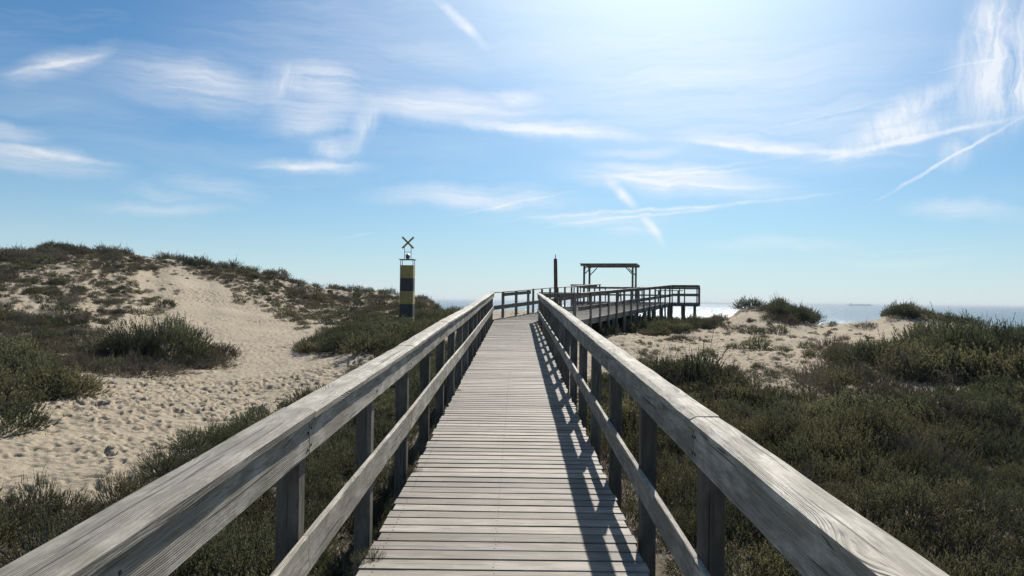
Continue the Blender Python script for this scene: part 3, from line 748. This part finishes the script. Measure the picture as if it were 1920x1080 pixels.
# brown pole with metal pin
pole = empty('wooden_pole', (1.50, 28.95, zr0 - .5)); tag(pole, 'tall brown wooden pole with a thin metal pin on top at the bend', 'pole')
mb = MB(); mb.board((.03, 0, 0), (-.035, 0, 2.86), .16, .16, up=(0, 1, 0), ch=.02, seg=6, wob=.002, taper=.82); mb.build('shaft', W_POLE, pole)
mb = MB(); mb.tube([(-.035, 0, 2.85), (-.037, 0, 3.03)], .018, 8, r2=.012); mb.build('pin', M_STEEL, pole)
mb = MB(); mb.board((.03, -.13, .3), (.015, -.13, 1.12), .25, .06, up=(0, 1, 0), ch=.01); mb.build('base_plank', W_POLE, pole)

# ------------------------------------------------------------------ striped beacon
BY = 35.0; BX = (763.5 - 970) / F * BY; bw_ = .62
bz = float(terrain(BX, BY)) - .25
be = empty('beacon', (BX, BY, bz)); tag(be, 'square pillar beacon banded yellow and black with a yellow X on top', 'beacon')
zt = EYE + (hor(763) - 497) / F * (BY - .31) - bz; band = .605
h = bw_ / 2; i = 0; z1 = zt
while z1 > 0:
    z0 = max(0, z1 - band)
    mb = MB(); mb.board((0, 0, z0 + .0), (0, 0, z1), bw_ - (.004 if i % 2 else 0), bw_ - (.004 if i % 2 else 0), up=(0, 1, 0), ch=.012)
    o = mb.build('painted_band', M_YEL if i % 2 == 0 else M_BLK, be); o['label'] = 'faded yellow band' if i % 2 == 0 else 'dull black band'
    z1 = z0; i += 1
zp_ = zt + .27
mb = MB(); mb.board((-.36, 0, zp_), (.36, 0, zp_), .66, .035, ch=.004); mb.build('top_plate', M_STEEL, be)
for (sx, sy) in ((-1, -1), (1, -1), (-1, 1), (1, 1)):
    mb = MB(); mb.tube([(sx * .285, sy * .27, zt - .1), (sx * .285, sy * .27, zp_)], .016, 6); mb.build('support_rod', M_STEEL, be)
for sx in (-1, 1):
    mb = MB(); mb.tube([(sx * .155, 0, zp_), (sx * .155, 0, zp_ + .62)], .015, 6); mb.build('mast', M_STEEL, be)
mb = MB(); mb.tube([(-.155, 0, zp_ + .36), (.155, 0, zp_ + .36)], .012, 6); mb.build('crossbar', M_STEEL, be)
mb = MB(); mb.tube([(0, 0, zp_), (0, 0, zp_ + .08)], .075, 14); mb.tube([(0, 0, zp_ + .08), (0, 0, zp_ + .22)], .105, 14); mb.tube([(0, 0, zp_ + .22), (0, 0, zp_ + .27)], .12, 14, r2=.03)
mb.build('lantern', M_LAMP, be)
zx = zp_ + .80; hx, hz = .27, .265
for s in (-1, 1):
    mb = MB(); mb.board((-s * hx, .012 * s, zx - hz), (s * hx, .012 * s, zx + hz), .022, .085, up=(0, 0, 1)); mb.build('cross_arm', M_YEL, be)

# ------------------------------------------------------------------ ship on the horizon
SY = 9000.0; SX = (1612 - 970) / F * SY; zs = EYE - 12
sh = empty('cargo_ship', (SX, SY, zs)); sh.scale = (.85, .85, .62); tag(sh, 'faint long cargo ship on the sea horizon', 'ship')
mb = MB(); mb.poly([(-165, 0, -3), (160, 0, -3), (182, 0, 17), (-172, 0, 17)], 34, (0, 1, 0)); mb.build('hull', M_SHIP, sh)
mb = MB(); mb.poly([(-150, 4, 17), (-118, 4, 17), (-118, 4, 44), (-150, 4, 44)], 26, (0, 1, 0)); mb.build('bridge', M_SHIP, sh)
mb = MB()
for i in range(9): mb.poly([(-108 + 28 * i, 3, 17), (-83 + 28 * i, 3, 17), (-83 + 28 * i, 3, 28 + 5 * (i % 3)), (-108 + 28 * i, 3, 28 + 5 * (i % 3))], 27, (0, 1, 0))
mb.build('cargo', M_SHIP, sh)

# ------------------------------------------------------------------ vegetation
def frame_from(d):
    d = d / np.linalg.norm(d, axis=-1, keepdims=True)
    ref = np.where(np.abs(d[..., 2:3]) > .9, np.array([1., 0, 0]), np.array([0, 0, 1.]))
    a = np.cross(d, ref); a /= np.linalg.norm(a, axis=-1, keepdims=True)
    return d, a, np.cross(d, a)
def sprays(base, dirs, length, nleaf, ll, lw, spread=.9, bend=.25, up=.3, diamond=False, rs=None):
    """base (n,3) dirs (n,3) length (n,) -> leaves along curved stems. returns V, tris/quads, var, stem V, F"""
    rs = rs or rng; n = len(base)
    d, a, b = frame_from(dirs)
    bd = (a * rs.normal(0, 1, (n, 1)) + b * rs.normal(0, 1, (n, 1))) * bend + np.array([0, 0, up])
    tt = rs.uniform(.12, 1.0, (n, nleaf)) ** .85
    p = base[:, None] + d[:, None] * (tt * length[:, None])[..., None] + bd[:, None] * ((tt ** 2) * length[:, None])[..., None] * .5
    tan = d[:, None] + bd[:, None] * tt[..., None]
    tan, ta, tb = frame_from(tan)
    phi = rs.uniform(0, 6.283, (n, nleaf, 1)); sp = rs.uniform(spread * .5, spread * 1.2, (n, nleaf, 1))
    ld = tan + (ta * np.cos(phi) + tb * np.sin(phi)) * sp; ld /= np.linalg.norm(ld, axis=-1, keepdims=True)
    sc = rs.uniform(.6, 1.3, (n, nleaf, 1)) * (1.15 - .5 * tt[..., None])
    _, wa, wb = frame_from(ld); ps = rs.uniform(0, 6.283, (n, nleaf, 1)); w = wa * np.cos(ps) + wb * np.sin(ps)
    tip = p + ld * ll * sc; hw = w * lw * .5 * sc; mid = p + ld * ll * sc * .45
    var = np.repeat(np.clip(rs.uniform(0, 1, (n, 1)) * .35 + rs.uniform(-.1, .3, (n, nleaf)) + tt * .35, 0, 1)[..., None], 4 if diamond else 3, -1)
    if diamond:
        V = np.stack([p, mid - hw, tip, mid + hw], 2).reshape(-1, 3); Fc = np.arange(len(V)).reshape(-1, 4)
    else:
        V = np.stack([p - hw, tip, p + hw], 2).reshape(-1, 3); Fc = np.arange(len(V)).reshape(-1, 3)
    # stems: 3-sided thin strips (4 rings)
    ts = np.linspace(0, 1, 4); c = base[:, None] + d[:, None] * (ts[None] * length[:, None])[..., None] + bd[:, None] * ((ts ** 2)[None] * length[:, None])[..., None] * .5
    rr = (.0045 * (1.1 - .8 * ts))[None, :, None] * (length[:, None, None] / .3) ** .5
    ring = [c + (a[:, None] * math.cos(q) + b[:, None] * math.sin(q)) * rr for q in (0, 2.09, 4.19)]
    SV = np.stack(ring, 2).reshape(-1, 3)
    ii = (np.arange(n) * 12)[:, None, None] + (np.arange(3) * 3)[None, :, None]; jj = np.arange(3)[None, None]; j2 = (jj + 1) % 3
    SF = np.stack([ii + jj, ii + j2, ii + 3 + j2, ii + 3 + jj], -1).reshape(-1, 4)
    return V, Fc, var.ravel(), SV, SF

def dome(n, rx, rz, low=.0, seed=0, lump=.25, flat=.5):
    rs = np.random.default_rng(seed)
    u = rs.uniform(low, 1, n); ph = rs.uniform(0, 6.283, n)
    cz = u; sz = np.sqrt(np.maximum(0, 1 - cz ** 2))
    lx = 1 + lump * (np.sin(3 * ph + seed) * .5 + np.sin(5 * ph + 2.1 * seed + 4 * cz) * .35 + np.sin(9 * ph - seed + 9 * cz) * .3)
    rad = rs.uniform(.35, .9, n) ** .6
    base = np.stack([np.cos(ph) * sz * rx * rad * lx, np.sin(ph) * sz * rx * rad * lx, cz * rz * rad * lx * .85 + .02], 1)
    dr = np.stack([np.cos(ph) * sz, np.sin(ph) * sz, cz + flat], 1) + rs.normal(0, .28, (n, 3))
    return base, dr, rs

def shrub_meshes(kind, seed, n, nleaf, rx, rz_, ll, lw, slen):
    base, dr, rs = dome(n, rx, rz_, seed=seed, lump=.35 if kind != 'dry' else .5, flat=.6)
    length = rs.uniform(slen * .6, slen * 1.35, n)
    k = rs.uniform(0, 1, n) < .05; length[k] *= 1.5
    V, Fc, var, SV, SF = sprays(base, dr, length, nleaf, ll, lw, spread={'needle': .65, 'olive': 1.0, 'dry': 1.1}[kind],
                                bend=.3, up=.35, diamond=True, rs=rs)
    # main branches from the root to some spray bases
    m = min(n, 46); b0 = np.zeros((m, 3)); b0[:, :2] = rs.normal(0, .06 * rx, (m, 2)); b0[:, 2] = -.05
    dd = base[:m] - b0; L = np.linalg.norm(dd, axis=1)
    _, _, _, BV, BF = sprays(b0, dd, L * 1.02, 1, .01, .01, bend=.05, up=.0, rs=rs)
    SVV = np.concatenate([SV, b0[0] + (BV - b0[0])]); SFF = np.concatenate([SF, BF + len(SV)])
    mat = {'needle': L_GREEN, 'olive': L_OLIVE, 'dry': L_GREY}[kind]
    fo = np_mesh('foliage_' + kind, V, [Fc], {'var': var}, [mat])
    br = np_mesh('branches_' + kind, SVV, [SFF], {'var': np.full(len(SVV), .5)}, [L_BARK if kind != 'dry' else L_GREY])
    # joined version
    off = len(V)
    al = np_mesh('shrub_' + kind, np.concatenate([V, SVV]), [Fc, SFF + off],
                 {'var': np.concatenate([var, np.full(len(SVV), .5)])}, [mat, L_BARK if kind != 'dry' else L_GREY],
                 mi=np.concatenate([np.zeros(len(Fc)), np.ones(len(SFF))]))
    return fo, br, al

# near clumps (about 0.45 m radius, fine leaves) and larger, coarser ones for the distance
NEAR = [shrub_meshes('needle', 1, 330, 26, .42, .40, .022, .0085, .11), shrub_meshes('needle', 2, 300, 28, .40, .52, .022, .0085, .13),
        shrub_meshes('olive', 3, 330, 24, .42, .40, .016, .0125, .105), shrub_meshes('olive', 4, 300, 26, .38, .50, .016, .0125, .125),
        shrub_meshes('dry', 5, 230, 18, .45, .34, .016, .006, .14)]
MID = [shrub_meshes('needle', 11, 240, 18, .45, .42, .040, .018, .14), shrub_meshes('olive', 12, 240, 17, .45, .42, .032, .022, .13),
       shrub_meshes('dry', 13, 190, 16, .46, .34, .034, .014, .15), shrub_meshes('needle', 14, 220, 18, .42, .55, .040, .018, .16)]
BIG = [shrub_meshes('needle', 21, 900, 20, .95, .80, .045, .020, .17), shrub_meshes('olive', 22, 850, 18, .95, .75, .036, .024, .16),
       shrub_meshes('dry', 23, 700, 16, .95, .60, .038, .015, .19)]

HUGE = [shrub_meshes('needle', 31, 3000, 20, 1.9, 1.45, .048, .022, .20), shrub_meshes('needle', 32, 2600, 20, 1.9, 1.45, .048, .022, .22)]

def src_collection(name, meshes):
    c = bpy.data.collections.new(name)
    for i, me in enumerate(meshes):
        o = bpy.data.objects.new('clump_%02d' % i, me); c.objects.link(o)
    return c
C_NEAR = src_collection('near_clumps', [m[2] for m in NEAR]); C_MID = src_collection('mid_clumps', [m[2] for m in MID])

def gn_group(coll):
    g = bpy.data.node_groups.new('scatter_' + coll.name, 'GeometryNodeTree')
    g.interface.new_socket('Geometry', in_out='INPUT', socket_type='NodeSocketGeometry')
    g.interface.new_socket('Geometry', in_out='OUTPUT', socket_type='NodeSocketGeometry')
    gi = g.nodes.new('NodeGroupInput'); go = g.nodes.new('NodeGroupOutput')
    ci = g.nodes.new('GeometryNodeCollectionInfo'); ci.inputs['Collection'].default_value = coll
    ci.inputs['Separate Children'].default_value = True; ci.inputs['Reset Children'].default_value = True
    ip = g.nodes.new('GeometryNodeInstanceOnPoints'); ip.inputs['Pick Instance'].default_value = True
    def na(n, t):
        a = g.nodes.new('GeometryNodeInputNamedAttribute'); a.data_type = t; a.inputs['Name'].default_value = n
        return [s for s in a.outputs if s.enabled and s.name == 'Attribute'][0]
    l = g.links.new
    l(gi.outputs[0], ip.inputs['Points']); l(ci.outputs[0], ip.inputs['Instance'])
    l(na('kind', 'INT'), ip.inputs['Instance Index']); l(na('scl', 'FLOAT_VECTOR'), ip.inputs['Scale'])
    e2 = g.nodes.new('FunctionNodeEulerToRotation'); l(na('rot', 'FLOAT_VECTOR'), e2.inputs[0]); l(e2.outputs[0], ip.inputs['Rotation'])
    l(ip.outputs[0], go.inputs[0])
    return g
G_NEAR = gn_group(C_NEAR); G_MID = gn_group(C_MID)

def scatter(name, label, cat, pts, kinds, scl, grp):
    me = bpy.data.meshes.new(name); n = len(pts)
    me.vertices.add(n); me.vertices.foreach_set('co', np.asarray(pts, np.float32).ravel())
    a = me.attributes.new('kind', 'INT', 'POINT'); a.data.foreach_set('value', np.asarray(kinds, np.int32))
    a = me.attributes.new('scl', 'FLOAT_VECTOR', 'POINT'); a.data.foreach_set('vector', np.asarray(scl, np.float32).ravel())
    rot = np.stack([rng.normal(0, .12, n), rng.normal(0, .12, n), rng.uniform(0, 6.283, n)], 1).astype(np.float32)
    a = me.attributes.new('rot', 'FLOAT_VECTOR', 'POINT'); a.data.foreach_set('vector', rot.ravel())
    o = bpy.data.objects.new(name, me); COL.objects.link(o)
    md = o.modifiers.new('scatter', 'NODES'); md.node_group = grp
    tag(o, label, cat, kind='stuff'); return o

def sample(names, xr, yr, dens, keep=None):
    n = int((xr[1] - xr[0]) * (yr[1] - yr[0]) * dens)
    x = rng.uniform(*xr, n); y = rng.uniform(*yr, n); z = terrain(x, y)
    px, py = 970 + F * x / np.maximum(y, .5), 0
    py = hor(px) - F * (z - EYE) / np.maximum(y, .5)
    wx = 14 * fbm(x * .9, y * .9, 3, 31); wy = 8 * fbm(x * .9 + 7, y * .9, 3, 37)
    ok = np.zeros(n, bool)
    for nm in names: ok |= inpoly(px + wx, py + wy, POLYS[nm])
    if keep is not None: ok &= keep(x, y)
    return x[ok], y[ok], z[ok]
def pick(x, y, w, seed):
    """kind by patches: w = list of weights"""
    v = fbm(x / 1.8, y / 1.8, 3, seed) * .55 + .5 + rng.normal(0, .16, len(x)); v = np.clip(v, 0, .999)
    return np.searchsorted(np.cumsum(w) / sum(w), v)
clear = lambda x, y: ((x < -1.32) | (x > 1.2) | (y > 29)) 

def thin(x, y, z, r):
    """drop points that stand too close to one another"""
    keep = []; cell = {}
    for i in rng.permutation(len(x)):
        k = (int(x[i] // r), int(y[i] // r)); bad = False
        for dx in (-1, 0, 1):
            for dy in (-1, 0, 1):
                for j in cell.get((k[0] + dx, k[1] + dy), ()):
                    if (x[i] - x[j]) ** 2 + (y[i] - y[j]) ** 2 < r * r: bad = True
        if not bad: cell.setdefault(k, []).append(i); keep.append(i)
    keep = np.array(keep, int); return x[keep], y[keep], z[keep]

# right foreground scrub
xs, ys, zs_ = sample(['right_near'], (1.2, 26), (1.0, 21), 14, clear)
xs, ys, zs_ = thin(xs, ys, zs_, .31)
near = ys < 12.5
hgt = .75 + .55 * fbm(xs / 2.2, ys / 2.2, 3, 91); hgt = np.clip(hgt, .35, 1.25)
hgt *= np.clip((np.abs(xs) - .6) / 1.2, .62, 1)
def sclv(h, n): k = rng.uniform(.75, 1.3, n); return np.stack([h * k * rng.uniform(.85, 1.2, n), h * k * rng.uniform(.85, 1.2, n), h * k * rng.uniform(.7, 1.3, n)], 1)
m = near; P3 = np.stack([xs[m], ys[m], zs_[m] - .03], 1)
scatter('scrub', 'dense olive and green scrub filling the foreground right of the boardwalk', 'scrub', P3, pick(xs[m], ys[m], [2.2, 1.6, 2.4, 2.2, 2.2], 41), sclv(hgt[m], m.sum()), G_NEAR)
m = ~near; P3 = np.stack([xs[m], ys[m], zs_[m] - .03], 1)
scatter('scrub', 'band of hazy green scrub further right, short of the bare sand', 'scrub', P3, pick(xs[m], ys[m], [3.5, 1.6, 3, 2], 42), sclv(hgt[m] * 1.05, m.sum()), G_MID)
# left of the boardwalk
xs, ys, zs_ = sample(['left_near'], (-11, -1.3), (1.0, 27), 14, clear)
xs, ys, zs_ = thin(xs, ys, zs_, .28)
hgt = np.clip(.72 + .5 * fbm(xs / 2.0, ys / 2.0, 3, 95), .35, 1.15) * np.clip((np.abs(xs) - .7) / 1.1, .6, 1)
hgt *= np.where(ys > 14, .8, 1)
m = ys < 12.5; P3 = np.stack([xs[m], ys[m], zs_[m] - .03], 1)
scatter('scrub', 'dark green scrub in the near left corner and under the left railing', 'scrub', P3, pick(xs[m], ys[m], [3, 2, 2.2, 1.6, .8], 43), sclv(hgt[m], m.sum()), G_NEAR)
m = ~m; P3 = np.stack([xs[m], ys[m], zs_[m] - .03], 1)
scatter('scrub', 'narrow green scrub strip between the left railing and the sandy path', 'scrub', P3, pick(xs[m], ys[m], [4, 1.5, .8, 2], 44), sclv(hgt[m], m.sum()), G_MID)
def region(names, xr, yr, dens, r, base, var, w, label, seed, name='scrub'):
    x, y, z = sample(names, xr, yr, dens, clear); x, y, z = thin(x, y, z, r)
    h = np.clip(base + var * fbm(x / 2.6, y / 2.6, 3, seed), base * .35, base * 1.9)
    scatter(name, label, 'scrub', np.stack([x, y, z - .03], 1), pick(x, y, w, seed + 1), sclv(h, len(x)), G_MID)
region(['right_mid'], (6, 32), (17, 40), 6, .42, 1.0, .9, [4, 2, 1.2, 3], 'tall dark scrub thicket at the right side behind the sand', 101)
region(['right_sparse'], (6, 20), (17, 30), 3.2, .5, .8, .7, [1, 1, 4, .6], 'patchy grey dry scrub at the left foot of the tall thicket', 131)
region(['right_crest'], (15, 40), (26, 44), 4, .5, .7, .7, [4, 1, 1.5, 2], 'scrub along the right dune crest against the sea', 111)
region(['ramp_foot'], (3, 14), (27, 46), 7, .40, 1.0, .5, [3, 1.5, 2, 1], 'low scrub around the foot of the ramp and platform piles', 121)
region(['left_bank'], (-9, -1.3), (20, 46), 6, .42, .95, .5, [4, 2, 1, 2], 'green scrub on the sand bank below the beacon', 131)
region(['left_edge'], (-24, -7), (10, 30), 6, .42, 1.1, .7, [3, 3, 1, 2], 'scrub at the left edge beside the sandy path', 141)
region(['left_grey'], (-36, -10), (18, 46), 5, .48, .85, .5, [1, 1, 5, .4], 'grey brown dry scrub around the big round bush', 151)
region(['left_slope'], (-50, -16), (28, 72), 1.2, .9, .8, 1.5, [2.5, 1, 4, 1], 'patchy dark scrub on the left dune slope', 161)
region(['crest'], (-60, -30), (50, 82), 1.5, .9, 1.15, 1.7, [2, .5, 5, 1], 'dark scrub lining the top of the left dune', 171)
region(['crest_far'], (-45, -3), (44, 96), .8, 1.0, 1.0, 1.8, [2.5, .6, 6, .8], 'dark scrub along the falling ridge behind the beacon', 181)
region(['mound'], (11, 20), (34, 50), 7, .40, 1.0, .5, [4, 1, 1.5, 2], 'bushy growth covering the sand mound left of the sea gap', 191)

# tiny tufts and seedlings over the open slope, beyond counting
x, y, z = sample(['slope_all'], (-62, -5), (30, 92), 5.0); h = np.clip(.36 + .45 * fbm(x / 3, y / 3, 3, 201) + rng.normal(0, .1, len(x)), .10, .9)
px_, py_ = project(x, y, z); trk = inpoly(px_ + 20 * fbm(x / 2, y / 2, 2, 207), py_, [(230, 520), (330, 500), (470, 560), (560, 640), (640, 690), (560, 745), (330, 840), (0, 930), (0, 830), (200, 760), (420, 690), (400, 600), (300, 560)])
ok = ((fbm(x / 4.5, y / 4.5, 3, 209) + rng.normal(0, .25, len(x)) > .16) & ~trk) | ((rng.uniform(0, 1, len(x)) < .24) & ~trk) | (rng.uniform(0, 1, len(x)) < .08); x, y, z, h = x[ok], y[ok], z[ok], h[ok]
scatter('dune_tufts', 'tiny grey tufts sprinkled over the open sand of the left dune', 'tufts', np.stack([x, y, z - .02], 1), pick(x, y, [1, 1, 5, .2], 203), sclv(h, len(x)), G_MID)
x, y, z = sample(['flat_right'], (3, 24), (17, 46), .9); h = np.clip(.3 + .3 * fbm(x / 3, y / 3, 3, 205), .1, .6)
scatter('dune_tufts', 'tiny grey tufts sprinkled over the right sand flat', 'tufts', np.stack([x, y, z - .02], 1), pick(x, y, [1, 1, 5, .2], 206), sclv(h, len(x)), G_MID)

# individual shrubs
def shrub(name, label, src, px, py, w, h, group=None, cat='shrub', seed=0):
    """px,py = foot of the plant in the photograph; w,h in metres"""
    x, y, z = hit(px, py)
    o = empty(name, (x, y, z - .04), rng.uniform(0, 6.28)); tag(o, label, cat, group)
    fo, br, _ = src
    e, ez = (w / 3.9, h / 1.55) if src in HUGE else (w / 1.9, h / .95) if src in BIG else (w / 1.05, h / .62)
    for nm, me in (('foliage', fo), ('branches', br)):
        c = bpy.data.objects.new(nm, me); COL.objects.link(c); c.parent = o; c.scale = (e, e, ez)
    return o
shrub('shrub', 'big rounded dark green bush beside the sandy path, left of the slope track', HUGE[0], 305, 676, 3.9, 1.75)
shrub('shrub', 'left shoulder of olive bush growing out of the big rounded bush', BIG[1], 215, 672, 2.3, 1.2)
shrub('shrub', 'low grey dry bush at the foot of the big rounded bush', BIG[2], 265, 704, 3.0, .62)
shrub('shrub', 'low grey dry bush in front of the big rounded bush, nearest the path', BIG[2], 375, 690, 2.3, .60)
shrub('shrub', 'bright green bush at the very left edge beside the near sand', BIG[0], 12, 808, 1.3, .62)
shrub('shrub', 'scruffy olive bush reaching over the sand at the left, above the near green bush', BIG[1], 110, 742, 2.0, .75)
shrub('shrub', 'dark green bush at the left edge, behind the olive one', BIG[0], 15, 735, 2.4, 1.15)
shrub('shrub', 'small grey tufted shrub alone on sand right of the left edge bushes', MID[2], 175, 690, .9, .35)
shrub('shrub', 'low leafy green bush at the tip of the scrub strip beside the path', BIG[0], 395, 838, 1.1, .42)
shrub('shrub', 'grey dry bush below the tip of the scrub strip', BIG[2], 345, 880, 1.1, .32)
shrub('shrub', 'wide dark bush at the left of the sand bank below the beacon', HUGE[1], 660, 655, 2.6, .85)
shrub('shrub', 'pointed green bush on the bank, left tip near the sandy path', BIG[0], 585, 655, 1.5, .5)
shrub('shrub', 'dark bush at the foot of the beacon', BIG[0], 742, 640, 2.6, 1.0)
shrub('shrub', 'dark bush right of the beacon foot, against the railing', BIG[1], 800, 628, 2.2, .8)
shrub('shrub', 'small round shrub alone in the middle of the right sand', MID[0], 1419, 656, 1.15, .78)
shrub('shrub', 'small low shrub on the right sand, left of the lone round one', MID[0], 1327, 668, .7, .45)
shrub('shrub', 'tall tangled bush by the right railing where the sand begins', BIG[0], 1270, 725, 1.5, .85)
shrub('shrub', 'thin leggy grey bush on the sand edge right of the railing', MID[2], 1370, 715, 1.2, .65)
shrub('shrub', 'brown dry cushion shrub at the edge of the right thicket', BIG[2], 1590, 668, 1.2, .5)
shrub('shrub', 'dark round bush left of the tall thicket on the right', BIG[0], 1650, 690, 2.0, .95)
shrub('shrub', 'large dark bush rising highest in the right thicket', HUGE[0], 1810, 690, 3.6, 1.55)
shrub('shrub', 'large dark bush of the thicket cut by the right edge', HUGE[1], 1925, 690, 3.2, 1.5)
shrub('shrub', 'spreading bush on the highest top of the sand mound', BIG[0], 1406, 580, 2.0, .85)
shrub('shrub', 'grey green bush sliding down the left flank of the sand mound', BIG[0], 1372, 588, 1.3, .5)
shrub('shrub', 'brown dry bush between the two dark ones on the sand mound', BIG[2], 1438, 584, 1.2, .62)
shrub('shrub', 'low bush at the far right foot of the sand mound', MID[0], 1530, 606, 1.2, .5)
shrub('shrub', 'long dark bush down the right flank of the sand mound', BIG[0], 1488, 600, 1.7, .95)
shrub('shrub', 'dark bush on the left flank of the sand mound', BIG[2], 1445, 600, 1.3, .6)
shrub('shrub', 'flat grey bush at the left foot of the sand mound', MID[2], 1388, 618, 1.6, .45)
shrub('shrub', 'tufted dark bush on top of the right hand dune against the sea', BIG[0], 1690, 592, 1.7, .8)
shrub('shrub', 'low bush left of the tufted one on the right hand dune', MID[2], 1620, 615, 1.6, .5)
shrub('shrub', 'small dark bush on the sand crest right of the platform piles', MID[0], 1330, 600, 1.4, .7)
shrub('shrub', 'spiky green tuft on the crest behind the bend railing', MID[3], 985, 582, 1.2, .65)
shrub('shrub', 'dark low bush on the crest left of the bend railing post', MID[0], 935, 580, 1.3, .5)
shrub('shrub', 'big dark bush on the highest point of the left dune', HUGE[1], 95, 470, 3.2, 1.0)
shrub('shrub', 'dark domed bush on the dune skyline right of its highest point', BIG[0], 203, 472, 1.9, .8)
shrub('shrub', 'long dark bush on the skyline where the left dune begins to fall', BIG[0], 480, 506, 2.6, .8)

# small scattered shrubs of the slope, one object each
def small_shrubs(n, xr, yr, label, grp, kinds, smin, smax, reg=None, seed=0, excl=None):
    r2 = np.random.default_rng(seed); made = 0; P = []
    while made < n:
        x = r2.uniform(*xr); y = r2.uniform(*yr); z = float(terrain(x, y)); px, py = project(x, y, z)
        if not inpoly(np.array([px]), np.array([py]), reg)[0]: continue
        if excl is not None and inpoly(np.array([px]), np.array([py]), excl)[0] and r2.uniform() < .93: continue
        s = r2.uniform(smin, smax) * (1.0 if r2.uniform() < .8 else 1.5)
        if any((x - a) ** 2 + (y - b) ** 2 < (s + c) ** 2 * .2 for a, b, c in P): continue
        P.append((x, y, s))
        o = bpy.data.objects.new('small_shrub', MID[r2.choice(kinds)][2]); COL.objects.link(o)
        o.location = (x, y, z - .03); o.rotation_euler = (0, 0, r2.uniform(0, 6.28)); o.scale = (s, s, s * r2.uniform(.5, .95))
        tag(o, label, 'shrub', grp); made += 1
TRACK = [(230, 520), (330, 500), (470, 560), (560, 640), (640, 690), (560, 745), (330, 840), (0, 930), (0, 830), (200, 760), (420, 690), (400, 600), (300, 560)]
small_shrubs(285, (-60, -10), (34, 84), 'small dark or grey shrub dotted over the sandy left dune slope', 'small shrubs on the left dune slope', [0, 2, 2, 0, 1], .5, 1.35,
             [(100, 480), (300, 490), (480, 515), (600, 565), (700, 590), (760, 602), (640, 625), (560, 612), (440, 590), (430, 560), (300, 590), (170, 610), (100, 560), (0, 500), (0, 480)], 301, TRACK)
small_shrubs(26, (-14, -3), (28, 60), 'low grey tuft on pale sand between the slope track and the beacon', 'low tufts near the beacon', [2, 2, 0], .5, 1.1,
             [(550, 612), (700, 585), (860, 592), (860, 602), (760, 606), (680, 622), (600, 628), (555, 622)], 302)
small_shrubs(16, (5, 20), (20, 40), 'low grey tuft scattered on the right sand flat', 'low tufts on the right sand', [2, 2, 0], .35, .9,
             [(1180, 640), (1340, 612), (1560, 612), (1600, 640), (1540, 660), (1480, 735), (1300, 720), (1200, 670)], 303)

# bare upright dry stalks in the near left corner and right
def stalk(x, y, hgt, label, name='dry_stalk'):
    z = float(terrain(x, y)); mb = MB(); p = Vector((0, 0, 0)); pts = [p.copy()]
    d = Vector((random.uniform(-.15, .15), random.uniform(-.1, .1), 1))
    for i in range(6): p = p + d * hgt / 6; d += Vector((random.uniform(-.12, .12), random.uniform(-.1, .1), 0)); pts.append(p.copy())
    mb.tube(pts, .0045, 5, r2=.0015)
    for i in range(2, 7):
        for s in (-1, 1):
            if random.random() < .8:
                q = pts[i]; e = q + Vector((s * random.uniform(.05, .16), random.uniform(-.08, .08), random.uniform(.08, .2))); mb.tube([q, q.lerp(e, .5) + Vector((0, 0, -.01)), e], .0025, 4, r2=.001)
    o = mb.build(name, M_STALK); o.location = (x, y, z); tag(o, label, 'dry stalk'); return o
M_STALK = plain('dry_stalk_brown', (.10, .085, .06), .9)
stalk(-3.72, 5.9, .95, 'tall bare brown stalk with side twigs, leftmost in the near left scrub')
stalk(-3.05, 6.1, .95, 'tall branching bare stalk right of the leftmost one in the near left scrub')
stalk(-2.85, 6.6, .75, 'shorter bare stalk closest to the left railing')

# weeds growing up at the plank ends
def weed(x, y, s, label):
    o = bpy.data.objects.new('weed', NEAR[2][2]); COL.objects.link(o); o.location = (x, y, dz(y) - .05); o.scale = (s, s, s * 1.1)
    o.rotation_euler = (0, 0, random.uniform(0, 6)); tag(o, label, 'weed')
weed(-.83, 4.25, .22, 'small weed poking over the left plank ends nearest the viewer')
weed(-.86, 6.15, .20, 'small green weed over the left plank ends beside the third near post')
weed(-.83, 10.5, .17, 'little pale weed at the left plank ends further along the boardwalk')

# ------------------------------------------------------------------ sea air
hz_m = bpy.data.materials.new('sea_air'); hz_m.use_nodes = True; t = NT(hz_m.node_tree); t.n.remove(t.n['Principled BSDF'])
pv = t.new('ShaderNodeVolumePrincipled'); pv.inputs['Color'].default_value = (.86, .93, 1, 1); pv.inputs['Density'].default_value = HAZE; pv.inputs['Anisotropy'].default_value = .0
t.l.new(pv.outputs[0], t.n['Material Output'].inputs['Volume'])
S = 70000; zb, zt_ = EYE - 17, EYE + 8.5
V = [(-S, -S, zb), (S, -S, zb), (S, S, zb), (-S, S, zb), (-S, -S, zt_), (S, -S, zt_), (S, S, zt_), (-S, S, zt_)]
me = np_mesh('haze', V, [np.array([[3, 2, 1, 0], [4, 5, 6, 7], [0, 1, 5, 4], [1, 2, 6, 5], [2, 3, 7, 6], [3, 0, 4, 7]])], mats=[hz_m])
o = bpy.data.objects.new('haze', me); COL.objects.link(o); tag(o, kind='stuff')
